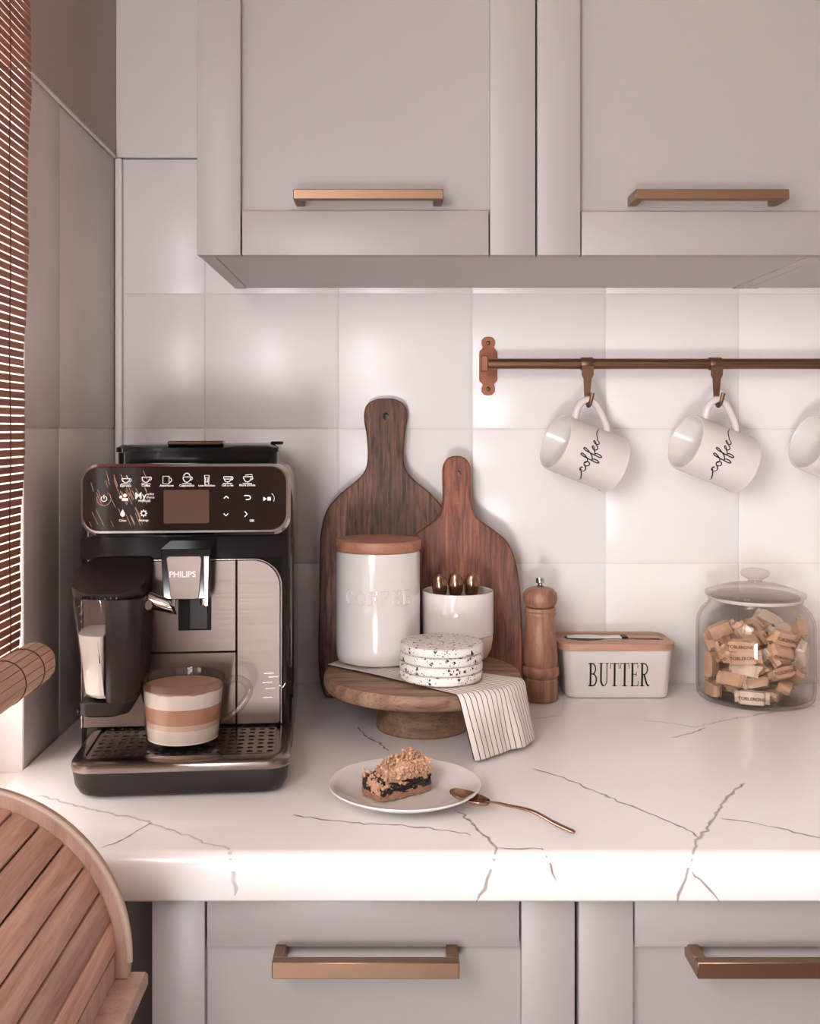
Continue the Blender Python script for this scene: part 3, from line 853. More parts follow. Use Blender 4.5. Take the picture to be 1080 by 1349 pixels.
loft(bm, [kb(.0887, -.0765, -.0445), kb(.10, -.0765, -.041), kb(.13, -.0765, -.038), kb(.1983, -.0765, -.0372)])
O('carafe_grip', bm, 'black_matte', carafe, angle=30, label='dark housing of the milk carafe')
bm = new(); box(bm, -.107, -.098, .05, .075, .0745, .081, .0015); O('carafe_catch', bm, 'black_plastic', carafe)
bm = new()
for k in range(7): box(bm, -.101 + k * .006, -.0985 + k * .006, ky0 - .0012, ky0 + .004, .1990, .2022, .0005)
O('lid_ribs', bm, 'black_plastic', carafe)
# milk spout: chrome tube cut on the slant
bm = new()
tube(bm, [(-.040, .082, .1925), (-.036, .082, .1915), (-.010, .082, .1835)], [.0075, .0092, .0088], 18)
for v in bm.verts:
    if v.co.x > -.02: v.co.x += (.1835 - v.co.z) * 0.85
O('milk_spout', bm, 'chrome', carafe, angle=35, label='chrome milk spout')
bm = new(); tube(bm, [(-.0405, .076, .188), (-.034, .07, .188)], [.006, .0055], 16); O('carafe_knob', bm, 'grate', carafe)

# ================================================================== LATTE CUP
cup_c = Vector((-0.2262, -0.4085, CT + 0.0006 + 0.0386))
cup = T('glass_cup', cup_c, 'clear glass cup of layered latte on the drip tray', 'cup')
prof_o = [(0.0001, 0.0), (.034, 0.0), (.0385, .002), (.0400, .006), (.0415, .02), (.0438, .045), (.0462, .0685), (.0468, .0698), (.0462, .0705), (.0452, .0698),
          (.0428, .045), (.0405, .02), (.0390, .0075), (.036, .0045), (.0001, .004)]
bm = new(); lathe(bm, prof_o, 64); O('glass_bowl', bm, 'glass_thick', cup)
bm = new()
tube(bm, smooth_pts([(.0440, .012, .060), (.052, .016, .0635), (.062, .020, .0615), (.0690, .023, .053), (.0680, .0225, .043), (.060, .019, .032), (.050, .015, .0225), (.0405, .012, .018)], 5), .0042, 12)
O('handle', bm, 'glass_thick', cup, label='glass handle')
dr = T('latte', cup_c + Vector((0, 0, .0048)), 'layered milk coffee with white foam inside the glass cup', 'coffee')
def layer(name, mat, z0, z1, lumps=0.0, top=None):
    def rad(z): return .0388 + (z - .0075 + .0048) * (.0425 - .0388) / .04 - .0004
    bm = new(); n = 64
    pr = [(rad(z0), z0), (rad((z0 + z1) / 2), (z0 + z1) / 2), (rad(z1), z1)]
    rings = lathe(bm, pr, n, cap0=True, cap1=True)
    if lumps:
        for k, v in enumerate(rings[-1]): v.co.z += lumps * (math.sin(k * .8) + math.sin(k * 2.1 + 1) * .6)
    return O(name, bm, mat, dr)
layer('milk_layer', 'milk', 0.0004, .0155)
layer('pale_layer', 'latte', .0156, .0215)
layer('coffee_layer', 'coffee', .0216, .0385)
layer('foam_layer', 'foam', .0386, .0545, 0.0006)
layer('foam_top', 'foam_top', .0550, .0562)

# ================================================================== CUTTING BOARDS
def board(name, label, cx, ybase, lean, zt, outline, mat, thick=0.018, hole=None):
    """outline: right half as (half width, height), bottom to top; leans back against the wall"""
    r = T(name, (cx, ybase, CT + 0.0005), label, 'cutting board')
    half = smooth_pts([(p[0], p[1], 0) for p in outline], 5)
    poly = [(p.x, p.y) for p in half] + [(-p.x, p.y) for p in reversed(half) if p.x > 1e-5]
    bm = new()
    hx, hz, hr = hole
    hole_pts = [(hx + hr * math.cos(a), hz + hr * 1.35 * math.sin(a)) for a in [2 * PI * k / 14 for k in range(14)]]
    # body as a prism, cut by the hole
    prism(bm, poly, 0.0, thick, 'XZ', 0.0025)
    rot = Matrix.Rotation(-lean, 4, 'X')
    o = O('board', bm, mat, r, angle=35)
    bm = new(); prism(bm, hole_pts, -0.03, thick + .03, 'XZ')
    c = O('hole_cutter', bm, mat, r)
    md = o.modifiers.new('hole', 'BOOLEAN'); md.object = c; md.operation = 'DIFFERENCE'; md.solver = 'EXACT'
    dg = bpy.context.evaluated_depsgraph_get()
    me = bpy.data.meshes.new_from_object(o.evaluated_get(dg))
    o.modifiers.clear(); o.data = me
    for p in me.polygons: p.use_smooth = True
    me.set_sharp_from_angle(angle=math.radians(35))
    bpy.data.objects.remove(c)
    # one-mesh thing
    o.parent = None; o.location = r.location; o.rotation_euler = (-lean, 0, 0)
    for k in ('label', 'category'): o[k] = r[k]
    bpy.data.objects.remove(r)
    o.name = name
    return o
# large board: top 527 px, handle centre 507 px
board('cutting_board', 'largest dark paddle cutting board, standing behind the coffee canister', -0.0045, -0.088, math.radians(9.0), 0,
      [(0.0001, 0), (.07, 0), (.088, .008), (.0955, .05), (.0955, .14), (.0955, .210), (.0935, .239), (.086, .266), (.066, .291), (.042, .311), (.030, .326), (.0265, .346), (.0285, .379), (.0320, .399), (.0315, .414), (.026, .425), (.013, .4315), (.0001, .4325)],
      'walnut', 0.018, (0.0, 0.405, 0.0042))
board('cutting_board', 'small reddish paddle cutting board, leaning before the larger dark board', 0.0985, -0.1045, math.radians(9.0), 0,
      [(0.0001, 0), (.07, 0), (.085, .008), (.0905, .05), (.0905, .10), (.0885, .16), (.083, .195), (.072, .222), (.052, .240), (.030, .256), (.0225, .270), (.0205, .29), (.0205, .315), (.0198, .332), (.014, .3425), (.006, .3465), (.0001, .347)],
      'acacia', 0.016, (0.003, 0.321, 0.0032))

# ================================================================== CAKE STAND AND WHAT STANDS ON IT
SC = Vector((0.043, -0.222, CT))
st = T('cake_stand', SC, 'round wooden cake stand with a short turned foot', 'cake stand')
bm = new(); lathe(bm, [(0.0001, .0502), (.118, .0502), (.1245, .053), (.1265, .058), (.1265, .066), (.1245, .0705), (.1195, .0718), (.0001, .0718)], 72)
O('plate', bm, 'mango', st, angle=30)
bm = new(); lathe(bm, [(0.0001, .0005), (.058, .0005), (.0592, .003), (.0585, .012), (.0545, .024), (.052, .036), (.054, .0501), (.0001, .0501)], 56)
O('foot', bm, 'mango', st, angle=30)
ST = CT + .0718     # stand top

# linen napkin: two long edges, lofted
bm = new(); lay = bm.verts.layers.float.new('across')
R1, nv = 0.1275, 34
S0, S1 = Vector((-.081, -.196)), Vector((-.056, -.146))           # short end, under the canister
grid = []
def lerp(a, b, t): return a + (b - a) * t
for i in range(46):
    row = []
    for j in range(nv + 1):
        v = j / nv
        s0 = S0.lerp(S1, v)
        th = math.radians(lerp(-75, -21, v))
        rim = Vector((SC.x + R1 * math.cos(th), SC.y + R1 * math.sin(th)))
        zend = lerp(CT + .0022, CT + .0065, v ** .7)
        if i <= 22:
            t = i / 22
            xy = s0.lerp(rim, t)
            q = Vector((xy.x, xy.y, ST + .0013 + .0007 * (1 + math.sin(v * 13 + t * 4)) * min(1, t * 3) * (1 - t * .3)))
        else:
            u = (i - 22) / 23                                     # round the rim, then down
            if u < .3:
                a_ = u / .3 * PI / 2 * .86; z = ST + .0018 - .0105 * (1 - math.cos(a_)); r = R1 + .0082 * math.sin(a_)
            else:
                w = (u - .3) / .7; z0 = ST + .0018 - .0105 * (1 - math.cos(PI / 2 * .86))
                z = lerp(z0, zend, w); r = R1 + .0080 + .017 * w
                r += (.0030 * math.sin(v * 10.5 + .6) + .0013 * math.sin(v * 23)) * min(1, w * 1.6)
            th2 = th + math.radians(lerp(5.5, -2.5, v)) * u
            q = Vector((SC.x + r * math.cos(th2), SC.y + r * math.sin(th2), z))
        vv = bm.verts.new(q); vv[lay] = v; row.append(vv)
    grid.append(row)
for a, b in zip(grid, grid[1:]):
    for j in range(nv): bm.faces.new((a[j], a[j + 1], b[j + 1], b[j]))
nap = O('napkin', bm, 'linen', None, angle=80, label='white linen napkin with thin dark stripes draped over the cake stand', cat='napkin')
md = nap.modifiers.new('thickness', 'SOLIDIFY'); md.thickness = 0.0011; md.offset = 0.0
md = nap.modifiers.new('soft', 'SUBSURF'); md.levels = 1; md.render_levels = 1

# letters from strokes: thick stems, thin arms and serifs
def letter(ch):
    """strokes as (points, width) on a unit-high letter, and its advance"""
    K, k = .17, .06
    sf = lambda x, y, w=.34: ([(x - w / 2, y), (x + w / 2, y)], k)
    if ch == 'B': return [([(.16, 0), (.16, 1)], K), ([(.02, .97), (.3, .97)] + arc(.3, .75, .22, .22, 90, -90, 8) + [(.16, .53)], .11), ([(.3, .53)] + arc(.32, .28, .27, .25, 90, -90, 8) + [(.02, .03)], .12), sf(.14, .03, .28), sf(.14, .97, .28)], .72
    if ch == 'U': return [([(.15, 1), (.15, .3)] + arc(.36, .28, .21, .25, 180, 270, 6), .16), (arc(.36, .28, .22, .25, 270, 360, 6) + [(.58, 1)], .07), sf(.15, .97), sf(.58, .97, .26)], .76
    if ch == 'T': return [([(.33, 0), (.33, 1)], K), ([(.03, .97), (.63, .97)], k), ([(.04, 1), (.02, .76)], .05), ([(.62, 1), (.64, .76)], .05), sf(.33, .03, .38)], .68
    if ch == 'E': return [([(.16, 0), (.16, 1)], K), ([(.02, .97), (.55, .97)], k), ([(.16, .52), (.44, .52)], k), ([(.02, .03), (.58, .03)], k), ([(.54, 1), (.55, .78)], .05), ([(.57, 0), (.58, .24)], .05), ([(.44, .42), (.44, .62)], .05)], .66
    if ch == 'F': return [([(.16, 0), (.16, 1)], K), ([(.02, .97), (.55, .97)], k), ([(.16, .52), (.44, .52)], k), ([(.54, 1), (.55, .78)], .05), ([(.44, .42), (.44, .62)], .05), sf(.16, .03, .36)], .64
    if ch == 'R': return [([(.16, 0), (.16, 1)], K), ([(.02, .97), (.3, .97)] + arc(.3, .74, .24, .23, 90, -90, 8) + [(.16, .51)], .11), ([(.3, .51), (.5, .1), (.64, .03)], .15), sf(.16, .03, .34), sf(.6, .03, .2)], .74
    if ch == 'C': return [(arc(.38, .5, .28, .47, 50, 180, 9) + arc(.38, .5, .28, .47, 189, 310, 9), [.06, .07, .08, .10, .12, .14, .16, .17, .17, .17, .17, .17, .17, .16, .14, .12, .10, .08, .07, .06]), ([(.58, .72), (.58, .98)], .06)], .72
    if ch == 'O': return [(arc(.4, .5, .30, .47, 0, 360, 26)[:-1], .14, True)], .86
    return [], .4
def word(bm, s, h, wscale, fn, gap=.08, fat=1.0):
    tot = sum(letter(c)[1] + gap for c in s) - gap
    x = -tot / 2 * wscale * h
    for c in s:
        st_, adv = letter(c)
        for it in st_:
            pts, w = it[0], it[1]; cl = len(it) > 2
            ww = [q * h * .8 * fat for q in w] if isinstance(w, list) else w * h * .8 * fat
            ribbon(bm, [(x + p[0] * wscale * h, p[1] * h) for p in pts], ww, fn, cl)
        x += (adv + gap) * wscale * h

# coffee canister
CC = Vector((-0.0142, -0.172, ST + .0036))
can = T('coffee_canister', CC, 'tall white ceramic canister with wooden lid and embossed lettering', 'canister')
CR, CH = 0.056, 0.146
bm = new()
lathe(bm, [(0.0001, 0), (.050, 0), (.0535, .002), (.0553, .007), (CR, .02), (CR, CH - .004), (CR - .001, CH - .0008), (CR - .003, CH), (CR - .006, CH - .002), (CR - .006, .008), (0.0001, .006)], 72)
O('jar_body', bm, 'ceramic', can, angle=35)
bm = new(); lathe(bm, [(0.0001, CH + .0005), (CR + .0005, CH + .0005), (CR + .0015, CH + .002), (CR + .0015, CH + .0125), (CR + .0005, CH + .0140), (0.0001, CH + .0142)], 72)
O('lid', bm, 'beech', can, angle=35, label='flat wooden lid')
bm = new()
a0 = math.radians(-90 - 0.5)
word(bm, 'COFFEE', 0.019, 1.02, lambda u, v: ((CR - .0004) * math.cos(a0 + u / CR), (CR - .0004) * math.sin(a0 + u / CR), .0795 + v), gap=.14, fat=1.15)
bmesh.ops.recalc_face_normals(bm, faces=bm.faces[:])
for f in bm.faces:
    c = f.calc_center_median()
    if f.normal.dot(Vector((c.x, c.y, 0))) < 0: f.normal_flip()
ex = bmesh.ops.extrude_face_region(bm, geom=bm.faces[:])
for v in [g_ for g_ in ex['geom'] if isinstance(g_, bmesh.types.BMVert)]:
    n = Vector((v.co.x, v.co.y, 0)).normalized(); v.co += n * .0021
O('raised_lettering', bm, 'ceramic', can, angle=50)

# spoon cup
KC = Vector((0.0935, -0.150, ST + .0005))
kc = T('spoon_cup', KC, 'small white ceramic pot with unglazed lower part holding rose gold spoons', 'pot')
bm = new()
lathe(bm, [(0.0001, 0), (.034, 0), (.040, .003), (.0445, .012), (.0468, .024), (.0472, .0335)], 64)
O('pinkish_base', bm, 'pinkish', kc)
bm = new()
lathe(bm, [(.0472, .0336), (.0484, .0345), (.0486, .06), (.0484, .0895), (.0478, .0912), (.0466, .0915), (.0455, .0905), (.0452, .06), (.043, .02), (.036, .007), (0.0001, .006)], 64)
O('glazed_wall', bm, 'ceramic', kc)

def spoon_mesh(L=0.135, bl=.04, bw=.0125, handle_bend=.004):
    """lies along +x: bowl at the origin end, hollow side up"""
    bm = new()
    n, m = 16, 10
    top, bot = [], []
    for i in range(n + 1):
        t = i / n
        x = bl * (1 - math.cos(PI * t)) / 2
        w = bw * (math.sin(PI * t) ** .75) * (1.0 - .16 * t) if 0 < t < 1 else 0
        if t > .8: w = max(w, .0019)
        if t == 0: w = .0003
        ra, rb = [], []
        for j in range(m + 1):
            s = -1 + 2 * j / m
            dep = .0062 * (1 - s * s) * (math.sin(PI * min(1, t * 1.02)) ** .8 if 0 < t < 1 else 0)
            ra.append(bm.verts.new((x, s * w, -dep + .0005))); rb.append(bm.verts.new((x, s * w * 1.02, -dep - .0006)))
        top.append(ra); bot.append(rb)
    for i in range(n):
        for j in range(m):
            bm.faces.new((top[i][j], top[i + 1][j], top[i + 1][j + 1], top[i][j + 1]))
            bm.faces.new((bot[i][j], bot[i][j + 1], bot[i + 1][j + 1], bot[i + 1][j]))
        for j in (0, m):
            q = (top[i][j], bot[i][j], bot[i + 1][j], top[i + 1][j]); bm.faces.new(q if j == 0 else q[::-1])
    pts = smooth_pts([(bl - .003, 0, 0), (bl + .006, 0, .0022), (bl + .018, 0, .0035), (bl + .045, 0, handle_bend), (L - .02, 0, handle_bend * .3), (L, 0, -.0003)], 5)
    rr = [.0016 + .0016 * min(1, i / (len(pts) - 1) * 1.3) for i in range(len(pts))]; rr[-1] = .0020
    tube(bm, pts, rr, 10, flat=.55)
    return bm
smesh = None
for k, (px, py, tilt, lbl) in enumerate(((578, 756, -6, 'rose gold spoon in the white pot, the one nearest the canister'), (600, 754, 0, 'rose gold spoon in the white pot, the middle of the three'), (622, 755, 4, 'rose gold spoon in the white pot, the one nearest the pepper mill'))):
    p = at(px, py, -0.160 + .004 * k)
    if smesh is None:
        o = O('spoon', spoon_mesh(0.125, .036, .0108, .003), 'rose_gold', None, angle=60); smesh = o.data
    else:
        o = bpy.data.objects.new('spoon', smesh); COL.objects.link(o)
    tag(o, lbl, 'spoon', 'rose gold spoons in the pot')
    # bowl up: +x of the spoon points down into the pot, back of the bowl faces the viewer
    ax = Vector((math.sin(math.radians(-tilt)) * .6, .09 - .03 * (k == 1), -1)).normalized()
    zz = Vector((0, 1, 0)); zz = (zz - ax * zz.dot(ax)).normalized(); yy = zz.cross(ax)
    o.matrix_world = Matrix.Translation(p) @ Matrix((ax, yy, zz)).transposed().to_4x4()

# terrazzo coasters
KX = Vector((0.0645, -0.2720, ST + .0038))
cmesh = None
for k, nm in enumerate(('bottom', 'second lowest', 'second from the top', 'topmost')):
    if cmesh is None:
        bm = new(); lathe(bm, [(0.0001, 0), (.0492, 0), (.0507, .0010), (.0513, .0024), (.0513, .0082), (.0508, .0096), (.0496, .0104), (0.0001, .0102)], 64)
        o = O('coaster', bm, 'terrazzo', None, angle=40); cmesh = o.data
    else:
        o = bpy.data.objects.new('coaster', cmesh); COL.objects.link(o)
    o.location = KX + Vector((random.uniform(-.0007, .0007), random.uniform(-.0007, .0007), .0112 * k)); o.rotation_euler = (0, 0, k * 1.9)
    tag(o, f'white terrazzo coaster with black specks, {nm} of the stack', 'coaster', 'terrazzo coasters on the napkin')

# ================================================================== PEPPER MILL
PC = Vector((0.2135, -0.093, CT + .0005))
pm = T('pepper_mill', PC, 'turned wooden pepper mill with a chrome nut beside the butter dish', 'pepper mill')
bm = new(); lathe(bm, [(0.0001, 0), (.0235, 0), (.0245, .001), (.0248, .003), (.0246, .030), (.0240, .0315), (.0228, .0325), (.0240, .0338), (.0262, .036), (.0266, .041), (.0262, .046), (.0245, .048), (.0232, .049),
          (.0240, .052), (.0244, .060), (.0240, .072), (.0225, .086), (.0205, .098), (.0196, .108), (.0200, .116), (.0212, .120), (.0216, .1215), (.0205, .1235), (.0216, .1255), (.0218, .128), (.0205, .130), (.0001, .1302)], 40)
O('mill_body', bm, 'mill_wood', pm, angle=50)
bm = new(); lathe(bm, [(0.0001, .1306), (.018, .1306), (.0205, .1325), (.0235, .1375), (.0245, .1435), (.0232, .150), (.0190, .1555), (.012, .1582), (.0001, .159)], 40)
O('mill_head', bm, 'mill_wood', pm)
bm = new(); lathe(bm, [(0.0001, .1590), (.005, .1590), (.0055, .1605), (.003, .162), (.003, .1632), (.0058, .1645), (.0062, .168), (.0056, .1715), (.004, .1725), (.0001, .1727)], 16)
O('nut', bm, 'chrome', pm, label='chrome adjusting nut')

# ================================================================== BUTTER DISH
bx0, bx1, byf, byb = 0.2470, 0.4030, -0.0930, -0.0075
BC = Vector(((bx0 + bx1) / 2, byf, CT + .0005))
bd = T('butter_dish', BC, 'white rectangular butter dish with black lettering and wooden lid', 'butter dish')
def bring(ins, z, r=.014): return [(p[0] - BC.x, p[1] - BC.y, z) for p in rrect(bx0 + ins, bx1 - ins, byf + ins, byb - ins, r, 6)]
bm = new()
loft(bm, [bring(.009, 0, .012), bring(.006, .001), bring(.0045, .005), bring(.001, .058), bring(.0, .0680), bring(.001, .0690), bring(.0035, .0690), bring(.008, .006)])
O('dish', bm, 'ceramic', bd, angle=40)
bm = new()
word(bm, 'BUTTER', .0335, .58, lambda u, v: (u + .0005, .0037 - (v + .0175) * .060, v + .0175), gap=.05, fat=.58)
O('lettering', bm, 'black_print', bd, flat=True, label='black capitals BUTTER')
bm = new()
lp = [(p[0] - BC.x, p[1] - BC.y) for p in rrect(bx0 - .006, bx1 + .004, byf - .0035, byb + .0055, .02, 8)]
R_ = loft(bm, [[(p[0] * (1 - .008), p[1], .0692) for p in lp], [(p[0], p[1], .0702) for p in lp], [(p[0], p[1], .0768) for p in lp], [(p[0] * .99, p[1] * .99 + .0004, .0778) for p in lp]])
lidb = O('lid', bm, 'bamboo', bd, angle=30, label='wooden lid')
# groove round the knife and the inlaid butter knife
yk = (byb - byf) * .52
def inlay(name, poly, z, mat, parent, h=.0006, **kw):
    bm = new(); prism(bm, poly, z, z + h, 'XY'); return O(name, bm, mat, parent, **kw)
LZ = .0778
inlay('groove', [(p[0] - .040, p[1] + yk) for p in arc(0, 0, .030, .020, 0, 360, 24)[:-1]], LZ, 'black_deep', lidb, .0003)
bm = new()
prism(bm, [(-.034 + .002, yk - .008)] + [(p[0] - .040, p[1] + yk) for p in arc(0, 0, .026, .0118, 200, 20, 12)] + [(.012, yk + .008), (.012, yk - .008)], LZ + .0006, LZ + .0022, 'XY', .0004)
kn = T('butter_knife', BC, 'short butter knife with pale blade lying on the butter dish lid', 'knife')
O('blade', bm, 'trim', kn, label='pale blade')
bm = new(); box(bm, .0122, .0215, yk - .0085, yk + .0085, LZ + .0004, LZ + .003, .0006); O('collar', bm, 'black_matte', kn, label='dark collar')
bm = new(); prism(bm, [(.0217, yk - .007), (.066, yk - .010), (.068, yk - .002), (.066, yk + .003), (.0217, yk + .007)], LZ + .0005, LZ + .0022, 'XY', .0004); O('handle', bm, 'bamboo', kn, label='wooden handle')
inlay('groove', [(.020, yk + .0072), (.055, yk + .009), (.048, yk + .0115), (.020, yk + .0105)], LZ, 'black_deep', lidb, .0003)
inlay('groove', [(.030, yk - .0105), (.070, yk - .0135), (.0715, yk - .0105), (.066, yk - .0105)], LZ, 'black_deep', lidb, .0003)

# ================================================================== GLASS JAR OF CANDIES
JC = Vector((0.5190, -0.0865, CT + .0005))
jar = T('glass_jar', JC, 'large clear glass storage jar with knobbed lid', 'jar')
bm = new()
lathe(bm, [(0.0001, 0), (.070, 0), (.0765, .002), (.0795, .007), (.0805, .016), (.0805, .104), (.0790, .114), (.0745, .124), (.0680, .131), (.0640, .1345), (.0632, .138), (.0645, .1415), (.0635, .1428), (.0610, .1425)], 80)
rings = lathe(bm, [(.0610, .1425), (.0605, .137), (.0650, .1305), (.0720, .1225), (.0765, .113), (.0778, .104), (.0778, .016), (.0765, .009), (.071, .0055), (.0001, .005)], 80)
bmesh.ops.remove_doubles(bm, verts=bm.verts[:], dist=1e-5)
O('jar_body', bm, 'glass', jar)
bm = new(); lathe(bm, [(.0602, .1395), (.0650, .1432), (.0655, .1445), (.0602, .1445)], 72); O('gasket', bm, 'gasket', jar)
bm = new()
lathe(bm, [(0.0001, .1447), (.060, .1447), (.0675, .1455), (.0685, .1480), (.0675, .1508), (.060, .1535), (.045, .1585), (.030, .1622), (.013, .1640), (.0095, .1660), (.0095, .1685), (.0130, .1705), (.0185, .1735), (.0200, .1775), (.0180, .1815), (.011, .1838), (.0001, .1842)], 72)
lathe(bm, [(0.0001, .1500), (.040, .1500), (.052, .1490), (.058, .1470), (.0605, .1449)], 72)
O('jar_lid', bm, 'glass_thick', jar, label='domed glass lid with round knob')

CANDY = [(-0.0201, 0.0435, 0.0137, 0.0, 0.0, 2.55), (0.0123, -0.0346, 0.0137, -0.0, 0.0, -2.09), (0.0169, 0.0042, 0.0137, -0.0, 0.0, 3.03), (0.0432, 0.0303, 0.0152, -1.57, -0.0, -0.47), (0.0277, 0.0548, 0.0152, 1.57, -0.0, -0.47), (-0.0615, -0.006, 0.0152, -1.57, 0.0, 1.67), (-0.04, 0.021, 0.0152, -1.57, 0.0, -0.5), (-0.0238, -0.0552, 0.0152, -1.57, -0.0, 2.77), (0.0224, 0.0187, 0.0254, -0.89, -0.18, -0.26), (-0.0287, -0.0087, 0.0264, -1.06, 0.42, -2.37), (0.0251, -0.042, 0.0268, -2.76, -0.04, 1.15), (-0.0035, 0.0514, 0.0283, 0.11, -3.09, -0.43), (-0.0122, -0.0378, 0.0294, 0.47, 2.92, -0.32), (0.0029, -0.0208, 0.0311, 2.2, -0.79, -0.69), (-0.0287, 0.0207, 0.0319, 0.09, -0.05, -3.09), (-0.0349, 0.0369, 0.0322, -1.66, 0.06, 0.05), (0.0567, 0.0238, 0.0331, -1.57, -0.0, -1.17), (-0.0451, -0.0375, 0.0352, -1.95, -0.0, -0.88), (0.0483, -0.0217, 0.0371, 0.56, 0.56, 1.62), (0.0237, 0.006, 0.041, 0.21, -2.46, -1.92), (0.0126, 0.0299, 0.0431, -2.48, 0.36, 0.05), (0.0288, 0.0538, 0.0442, -1.42, -0.5, -0.54), (-0.0113, -0.0282, 0.0456, -1.66, 0.52, 2.09), (0.0166, -0.0553, 0.0475, 2.62, -0.13, 0.3), (0.005, 0.007, 0.0478, -2.65, -0.58, 1.27), (-0.0614, 0.0011, 0.0479, 0.18, -1.57, 2.02), (-0.0279, -0.0378, 0.0493, -1.95, -0.04, -0.98), (0.0475, 0.0173, 0.0538, 0.25, -0.45, 1.3), (0.0152, 0.0473, 0.0577, 1.71, -0.61, -0.07), (0.0209, -0.0391, 0.0614, -0.79, -3.03, 0.71), (-0.0386, -0.0024, 0.0637, -0.42, -2.03, 0.12), (0.0053, -0.0251, 0.0639, 0.09, -0.81, -1.09), (-0.0397, 0.0457, 0.0645, 0.53, -1.44, 1.11), (-0.0232, 0.0454, 0.0647, -1.47, -0.92, 1.55), (-0.0301, 0.0124, 0.0653, -1.94, -2.08, 0.06), (-0.014, -0.0017, 0.0656, 2.23, 0.33, -2.06), (-0.0016, 0.0642, 0.066, 1.63, -1.8, -0.02), (-0.0494, 0.0236, 0.0665, -2.29, 0.99, -1.2), (0.0474, 0.0091, 0.0682, 1.62, -0.51, 1.73), (-0.0423, -0.0221, 0.0687, -0.17, 2.66, -0.16), (-0.0324, -0.0471, 0.0689, 1.65, -0.1, -0.42), (0.0537, -0.032, 0.0696, -1.33, 0.95, 1.12), (0.0212, 0.004, 0.0707, -1.0, -0.23, 1.66), (0.0167, -0.0553, 0.0768, -2.39, 0.26, 0.3), (-0.0238, 0.0279, 0.0784, -2.5, 0.88, -0.16), (-0.0061, 0.0385, 0.0817, 0.19, -2.19, 0.17), (0.0371, -0.0045, 0.0847, 1.3, -0.52, 2.4), (0.0071, 0.0084, 0.0849, 2.25, -0.09, -1.28), (-0.0347, -0.0481, 0.0851, -3.04, -0.08, -0.63), (0.0226, 0.0428, 0.0876, -0.77, 0.35, 1.89), (-0.0155, -0.014, 0.0887, 0.98, 0.94, -0.42), (0.0492, 0.0054, 0.0898, -2.85, 0.63, -0.7), (-0.0454, 0.0117, 0.0947, 1.41, 2.71, -0.25), (0.0184, -0.0569, 0.097, 1.28, -2.89, 0.34), (0.0088, 0.0323, 0.097, -0.77, -0.24, -1.36), (0.0592, -0.0096, 0.0986, -1.27, -0.51, 1.34), (0.0377, 0.0442, 0.1016, -0.64, -2.7, -0.71), (0.0295, 0.0345, 0.1137, -0.82, 0.13, -0.32)]
def candy_mesh(seed):
    from mathutils import noise
    rnd = random.Random(seed)
    bm = new()
    hx, hy, hz = rnd.uniform(.0165, .0185), .0087, .0071
    # paper parcel: crumpled block with pinched ends, then zigzag crimped fins
    base = [(-1, -1), (-.35, -1.05), (.4, -1.02), (1, -.98), (1.06, .0), (.98, .95), (.3, 1.05), (-.4, 1.0), (-1, .96), (-1.05, 0)]
    rings = []
    off = Vector((seed * 3.1, seed * 1.7, 0))
    for x, a, b in ((-hx, .86, .30), (-hx * .86, .98, .82), (-hx * .5, 1.02, 1.0), (0, .98, 1.02), (hx * .5, 1.02, .98), (hx * .86, .98, .82), (hx, .86, .30)):
        ring = []
        for p in base:
            q = Vector((x, p[0] * hy * a, p[1] * hz * b))
            n = noise.noise_vector(q * 150 + off)
            ring.append(q + Vector((n.x * .0010, n.y * .0012, n.z * .0016)))
        rings.append(ring)
    loft(bm, rings)
    for s in (-1, 1):
        n = 12
        tw = rnd.uniform(-.5, .5); fl = rnd.uniform(-.35, .35)
        r0, r1 = [], []
        for k in range(n + 1):
            v = -1 + 2 * k / n
            y0 = v * hy * .95
            L = (.0062 if k % 2 else .0047)
            r0.append((s * (hx - .001), y0 * .9, math.sin(v * 3 + seed) * .0006)); r1.append((s * (hx + L), y0 * 1.1, math.sin(v * 4 + seed * 2) * .0012 + tw * y0 + fl * L))
        A = [bm.verts.new((p[0], p[1], p[2] + .0003)) for p in r0]; Bv = [bm.verts.new((p[0], p[1], p[2] + .0002)) for p in r1]
        A2 = [bm.verts.new((p[0], p[1], p[2] - .0003)) for p in r0]; B2 = [bm.verts.new((p[0], p[1], p[2] - .0002)) for p in r1]
        for k in range(n):
            bm.faces.new((A[k], A[k + 1], Bv[k + 1], Bv[k])); bm.faces.new((A2[k], B2[k], B2[k + 1], A2[k + 1])); bm.faces.new((Bv[k], Bv[k + 1], B2[k + 1], B2[k]))
    return bm
cmeshes = []
PRINTED = {7: ('z', 1, 'printed candy wrapper lying lowest at the front left of the jar'),
           23: ('y', 1, 'printed candy lying level at the middle of the jar front'),
           39: ('-y', 1, 'tilted printed candy set back at the left of the heap'),
           40: ('z', 0, 'printed candy half way up at the left front of the jar'),
           43: ('y', 1, 'printed candy on top of the middle one at the jar front'),
           48: ('y', 1, 'printed candy high on the left front of the heap'),
           53: ('z', 1, 'printed candy near the top of the heap at the front')}

